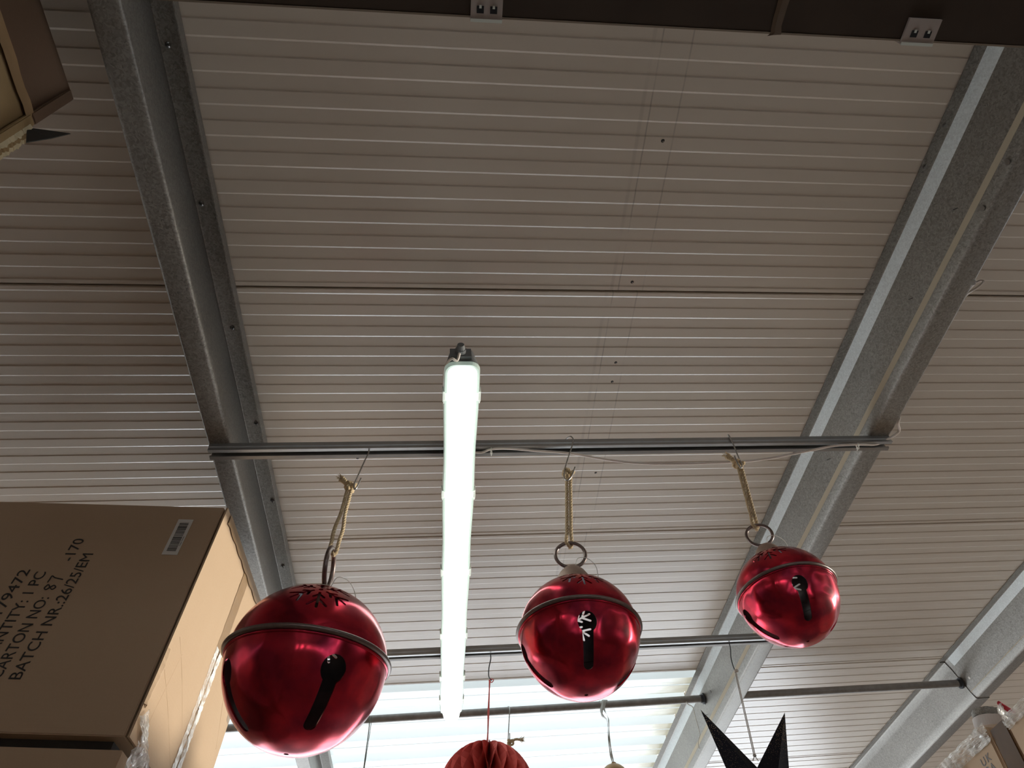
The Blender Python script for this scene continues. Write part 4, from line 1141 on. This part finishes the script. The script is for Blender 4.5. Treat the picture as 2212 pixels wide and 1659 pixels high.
# ---- carton beneath
V2 = V1-Z*0.622+Vector((0.006, 0.004, 0))
low = carton('cardboard_carton', 'cardboard carton beneath the huge carton, at the bottom left corner', V2, 0.95, 0.49, 0.60)
bm = bmesh.new(); c = V1-Z*0.610; box(bm, c+AX*0.5+BX*0.25, AX, BX, Z, 0.93, 0.45, 0.0235)  # dark sheet added to fill the dark gap between the cartons
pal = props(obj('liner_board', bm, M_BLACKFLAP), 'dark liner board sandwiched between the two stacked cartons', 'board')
crumple('wrapping_film', low, V2+BX*0.04-Z*0.06+NRM*0.004, BX, Z, NRM, 0.075, 0.16, 0.012, 18, label='crinkled clear wrapping film at the corner')
# support for the stack (outside the picture)
base_struct('trim_1', (-1.9, 1.4, 0), (-0.6, 2.2, V2.z-0.602), M_WALL)

# ---- carton high at upper left
def top_left():
    x = -0.81; zP = 2.80; ye = 0.479
    t = thing('cardboard_carton', 'brown cardboard carton with a torn edge, at the upper left corner', 'box', mat=Matrix.Translation((x, 0.1, 2.67)))
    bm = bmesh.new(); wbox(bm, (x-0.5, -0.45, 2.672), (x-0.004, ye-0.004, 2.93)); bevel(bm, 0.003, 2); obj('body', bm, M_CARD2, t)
    def flap(z0, z1, tilt, m, yb):
        bm = bmesh.new(); n = 8; rows = []
        for i in range(n+1):
            z = z0+(z1-z0)*i/n; row = []
            for j in range(7):
                y = -0.45+(yb+0.45)*j/6
                row.append(bm.verts.new((x+tilt*(i/n)+0.004*math.sin(j*1.2)*(i/n), y, z)))
            rows.append(row)
        for A, B in zip(rows, rows[1:]):
            for j in range(6): bm.faces.new((A[j], A[j+1], B[j+1], B[j]))
        o = obj('flap', bm, m, t, smooth=True); md = o.modifiers.new('s', 'SOLIDIFY'); md.thickness = 0.004; md.offset = -1 if z1 > z0 else 1
        return o
    flap(zP+0.002, 2.933, 0.002, M_CARD2, ye); flap(zP-0.002, 2.672, -0.004, M_CARD3, ye)  # shaded and lit look of one carton put into two board colours
    obj('tape', wavy_strip(Vector((x+0.004, -0.4, zP)), Vector((x+0.004, ye-0.01, zP)), Z, 0.012, X, 40, 0.0015, 0.003), M_TAPE, t, smooth=True)
    # dark folded strip and torn corrugated lip along the far vertical edge
    bm = bmesh.new(); box(bm, Vector((x+0.003, ye-0.004, 2.867)), X, Y, Z, 0.008, 0.020, 0.132); bevel(bm, 0.002, 2); obj('edge_fold', bm, M_CARD2, t)
    bm = bmesh.new(); box(bm, Vector((x+0.003, ye-0.004, 2.737)), X, Y, Z, 0.008, 0.020, 0.126); bevel(bm, 0.002, 2); obj('edge_fold', bm, M_CARD3, t)
    for q, m in ((0, M_TORN), (1, M_CARD3), (2, M_TORN)):
        bm = bmesh.new(); prev = None
        for i in range(36):
            z = zP-0.012-0.118*i/35; o_ = 0.008+0.008*q+0.005*noise.noise(Vector((i*.5, q*3, 1)))
            cur = [bm.verts.new((x+0.004-0.003*q, ye+0.004*q, z)), bm.verts.new((x+0.006-0.003*q+0.003*noise.noise(Vector((i*.7, q, 5))), ye+o_, z-0.004*q))]
            if prev: bm.faces.new((prev[0], prev[1], cur[1], cur[0]))
            prev = cur
        o = obj('torn_lip', bm, m, t); md = o.modifiers.new('s', 'SOLIDIFY'); md.thickness = 0.003
    # the black triangular flap
    P = [PY(58, 277, ye+0.005), PY(152, 290, ye+0.03), PY(110, 300, ye+0.025), PY(56, 309, ye+0.01)]
    bm = bmesh.new(); bm.faces.new([bm.verts.new(p) for p in P]); o = obj('loose_flap', bm, M_BLACKFLAP, t)
    md = o.modifiers.new('s', 'SOLIDIFY'); md.thickness = 0.002
top_left()
base_struct('trim_2', (-1.5, -0.5, 0), (-0.82, 0.46, 2.672), M_WALL)

# ---- cartons lower right
def right_cartons():
    x = 1.43
    A = thing('cardboard_carton', 'pale cardboard carton printed with letters UK, at lower right, edged in clear wrap', 'box', mat=Matrix.Translation((x, 2.1, 2.0)))
    bm = bmesh.new(); wbox(bm, (x, 1.905, 1.97), (x+0.5, 2.55, 2.575)); bevel(bm, 0.006, 3); obj('body', bm, M_CARDL, A)
    C = thing('cardboard_carton', 'narrow carton end covered in glossy dark brown tape, at lower right', 'box', mat=Matrix.Translation((x, 1.86, 2.0)))
    bm = bmesh.new(); wbox(bm, (x+0.003, 1.822, 1.97), (x+0.5, 1.902, 2.560)); bevel(bm, 0.006, 3); obj('body', bm, M_CARDL, C)
    bm = bmesh.new(); wbox(bm, (x-0.001, 1.824, 1.99), (x+0.0035, 1.893, 2.556)); bevel(bm, 0.0015, 2); obj('brown_tape', bm, M_TAPED, C)
    B = thing('cardboard_carton', 'pale cardboard carton at the right edge, nearest, wrapped in clear film', 'box', mat=Matrix.Translation((x, 1.5, 2.0)))
    bm = bmesh.new(); wbox(bm, (x-0.004, 1.25, 1.97), (x+0.5, 1.815, 2.548)); bevel(bm, 0.006, 3); obj('body', bm, M_CARDL, B)
    crumple('wrapping_film', A, Vector((x-0.001, 2.20, 2.556)), Y, Z, -X, 0.60, 0.050, 0.008, 44, label='crinkled clear film over the top edge')
    crumple('wrapping_film', A, Vector((x-0.004, 2.115, 2.475)), (Y*0.5-Z*0.86).normalized(), (Y*0.86+Z*0.5).normalized(), -X, 0.16, 0.030, 0.010, 18, label='loose tail of clear film')
    crumple('wrapping_film', B, Vector((x-0.005, 1.54, 2.536)), Y, Z, -X, 0.54, 0.034, 0.007, 40, label='crinkled clear film over the top edge')
    crumple('wrapping_film', B, Vector((x-0.006, 1.800, 2.556)), (Z*0.9-Y*0.2).normalized(), Y, -X, 0.050, 0.018, 0.006, 10, label='film end sticking up')
    # UKCA mark: text reads along the far direction, up is up
    def M(y, z):
        ex = -Y; ey = Z; ez = -X; o = Vector((x-0.0008, y, z)); 
        return Matrix(((ex.x, ey.x, ez.x, o.x), (ex.y, ey.y, ez.y, o.y), (ex.z, ey.z, ez.z, o.z), (0, 0, 0, 1)))
    for txt, z, yy in (('U', 2.499, 1.988), ('K', 2.499, 1.960), ('C', 2.474, 1.988), ('A', 2.474, 1.960)):
        bm = text_bm(txt, 0.029, Matrix.Diagonal((1.15, 1, 1, 1)), 0.0002); bm.transform(M(yy, z)); obj('printed_letter', bm, M_GINK, A)
    base_struct('trim_3', (x, 1.25, 0), (x+0.55, 2.55, 1.97), M_WALL)
    # canister with red strap lying on top
    c = PY(2140, 1566, 1.90)
    c = Vector((1.475, 1.93, 2.576))
    t = thing('tape_canister', 'white plastic reel with grey metal top and red strap, on the lower right cartons', 'reel', mat=Matrix.Translation(c))
    c = PY(2141, 1560, 1.965)+Z*0.0
    up = Vector((0.12, -0.10, 1)).normalized()
    bm = bmesh.new(); disc(bm, c-up*0.024, up, 0.046, 0.030, 40); bevel(bm, 0.003, 2); o = obj('reel', bm, M_WPL, t); smooth_by_angle(o, 40)
    bm = bmesh.new(); disc(bm, c+up*0.007-X*0.004, up, 0.040, 0.022, 36); bevel(bm, 0.003, 2); o = obj('metal_top', bm, M_GALV, t); smooth_by_angle(o, 40)
    bm = bmesh.new(); box(bm, c+up*0.018+X*0.048, X, Y, up, 0.050, 0.022, 0.014); bevel(bm, 0.003, 2); obj('arm', bm, M_GALV, t)
    s = c+up*0.014+X*0.074; bm = bmesh.new()
    tube(bm, spline([s, s+Z*0.014+X*0.010, s+Z*0.028-X*0.000, s+Z*0.044-X*0.018, s+Z*0.048-X*0.022, s+Z*0.040-X*0.024, s+Z*0.020-X*0.006, s-X*0.006], 6), 0.0040, 8, flat=0.8)
    box(bm, s-Z*0.002, X, Y, Z, 0.016, 0.012, 0.020)
    props(obj('strap', bm, M_REDP, t, smooth=False), 'red looped strap')
right_cartons()

# ================================================================== BOARD ALONG THE TOP
def top_board():
    w = 0.95; yb = 0.2065
    t = thing('shelf_board', 'dark brown board across the top of the picture, seen from beneath', 'board', mat=Matrix.Translation(RF(0.4, 0, w)))
    bm = bmesh.new(); rbox(bm, (-0.62, -0.35, w), (1.3, yb, w+0.018)); bevel(bm, 0.001, 1); obj('board', bm, M_BOARD, t)
    bm = bmesh.new(); rbox(bm, (-0.62, yb, w-0.0005), (1.3, yb+0.0022, w+0.0185)); obj('edge_band', bm, M_EDGE, t)
    for px0, px1, py in ((1016, 1084, 36), (1945, 2014, 84)):
        a = PW(px0, py, w); b = PW(px1, py+2, w); ua, ub = (a-EYE).dot(UAX), (b-EYE).dot(UAX)
        c = thing('board_clip', ('milky plastic clip with two slots on the top board, above the batten light' if px0 < 1500 else 'milky plastic clip with two slots on the top board, near the right purlin'), 'clip', mat=Matrix.Translation(a), group='plastic clips on the top board')
        bm = bmesh.new(); rbox(bm, (ua, yb-0.026, w-0.004), (ub, yb+0.004, w-0.0006)); rbox(bm, (ua, yb+0.0024, w-0.004), (ub, yb+0.0050, w+0.022)); rbox(bm, (ua, yb-0.020, w+0.0186), (ub, yb+0.004, w+0.022))
        obj('bracket', bm, M_PCLIP, c)
        bm = bmesh.new(); rbox(bm, (ua, yb+0.0022, w-0.0052), (ub, yb+0.0058, w-0.0040)); obj('front_edge', bm, M_PCLIPL, c)
        for k in (0.30, 0.72):
            uc = ua+(ub-ua)*k; bm = bmesh.new(); rbox(bm, (uc-0.0042, yb-0.012, w-0.0050), (uc+0.0042, yb-0.004, w-0.0041)); obj('slot', bm, M_DARK, c)
            bm = bmesh.new(); rbox(bm, (uc-0.0014, yb-0.013, w-0.0058), (uc+0.0014, yb-0.0095, w-0.0050)); obj('pin', bm, M_PCLIPL, c)
    # strip of old tape hanging from the board
    bm = bmesh.new(); prev = None
    for px, py, hw in ((1698, -30, 13), (1694, 0, 13), (1688, 20, 12), (1682, 40, 12), (1677, 60, 11), (1676, 72, 12), (1672, 78, 15)):
        cur = [bm.verts.new(PW(px-hw, py, w-0.002)), bm.verts.new(PW(px-hw*0.2, py-2, w-0.004)), bm.verts.new(PW(px+hw, py-3, w-0.0015))]
        if prev:
            for j in (0, 1): bm.faces.new((prev[j], prev[j+1], cur[j+1], cur[j]))
        prev = cur
    props(obj('old_tape', bm, simple('dull_old_tape', (0.10, 0.065, 0.04), 0.4, 0, 0.3, 60), t), 'strip of dull old tape stuck across the board')
top_board()
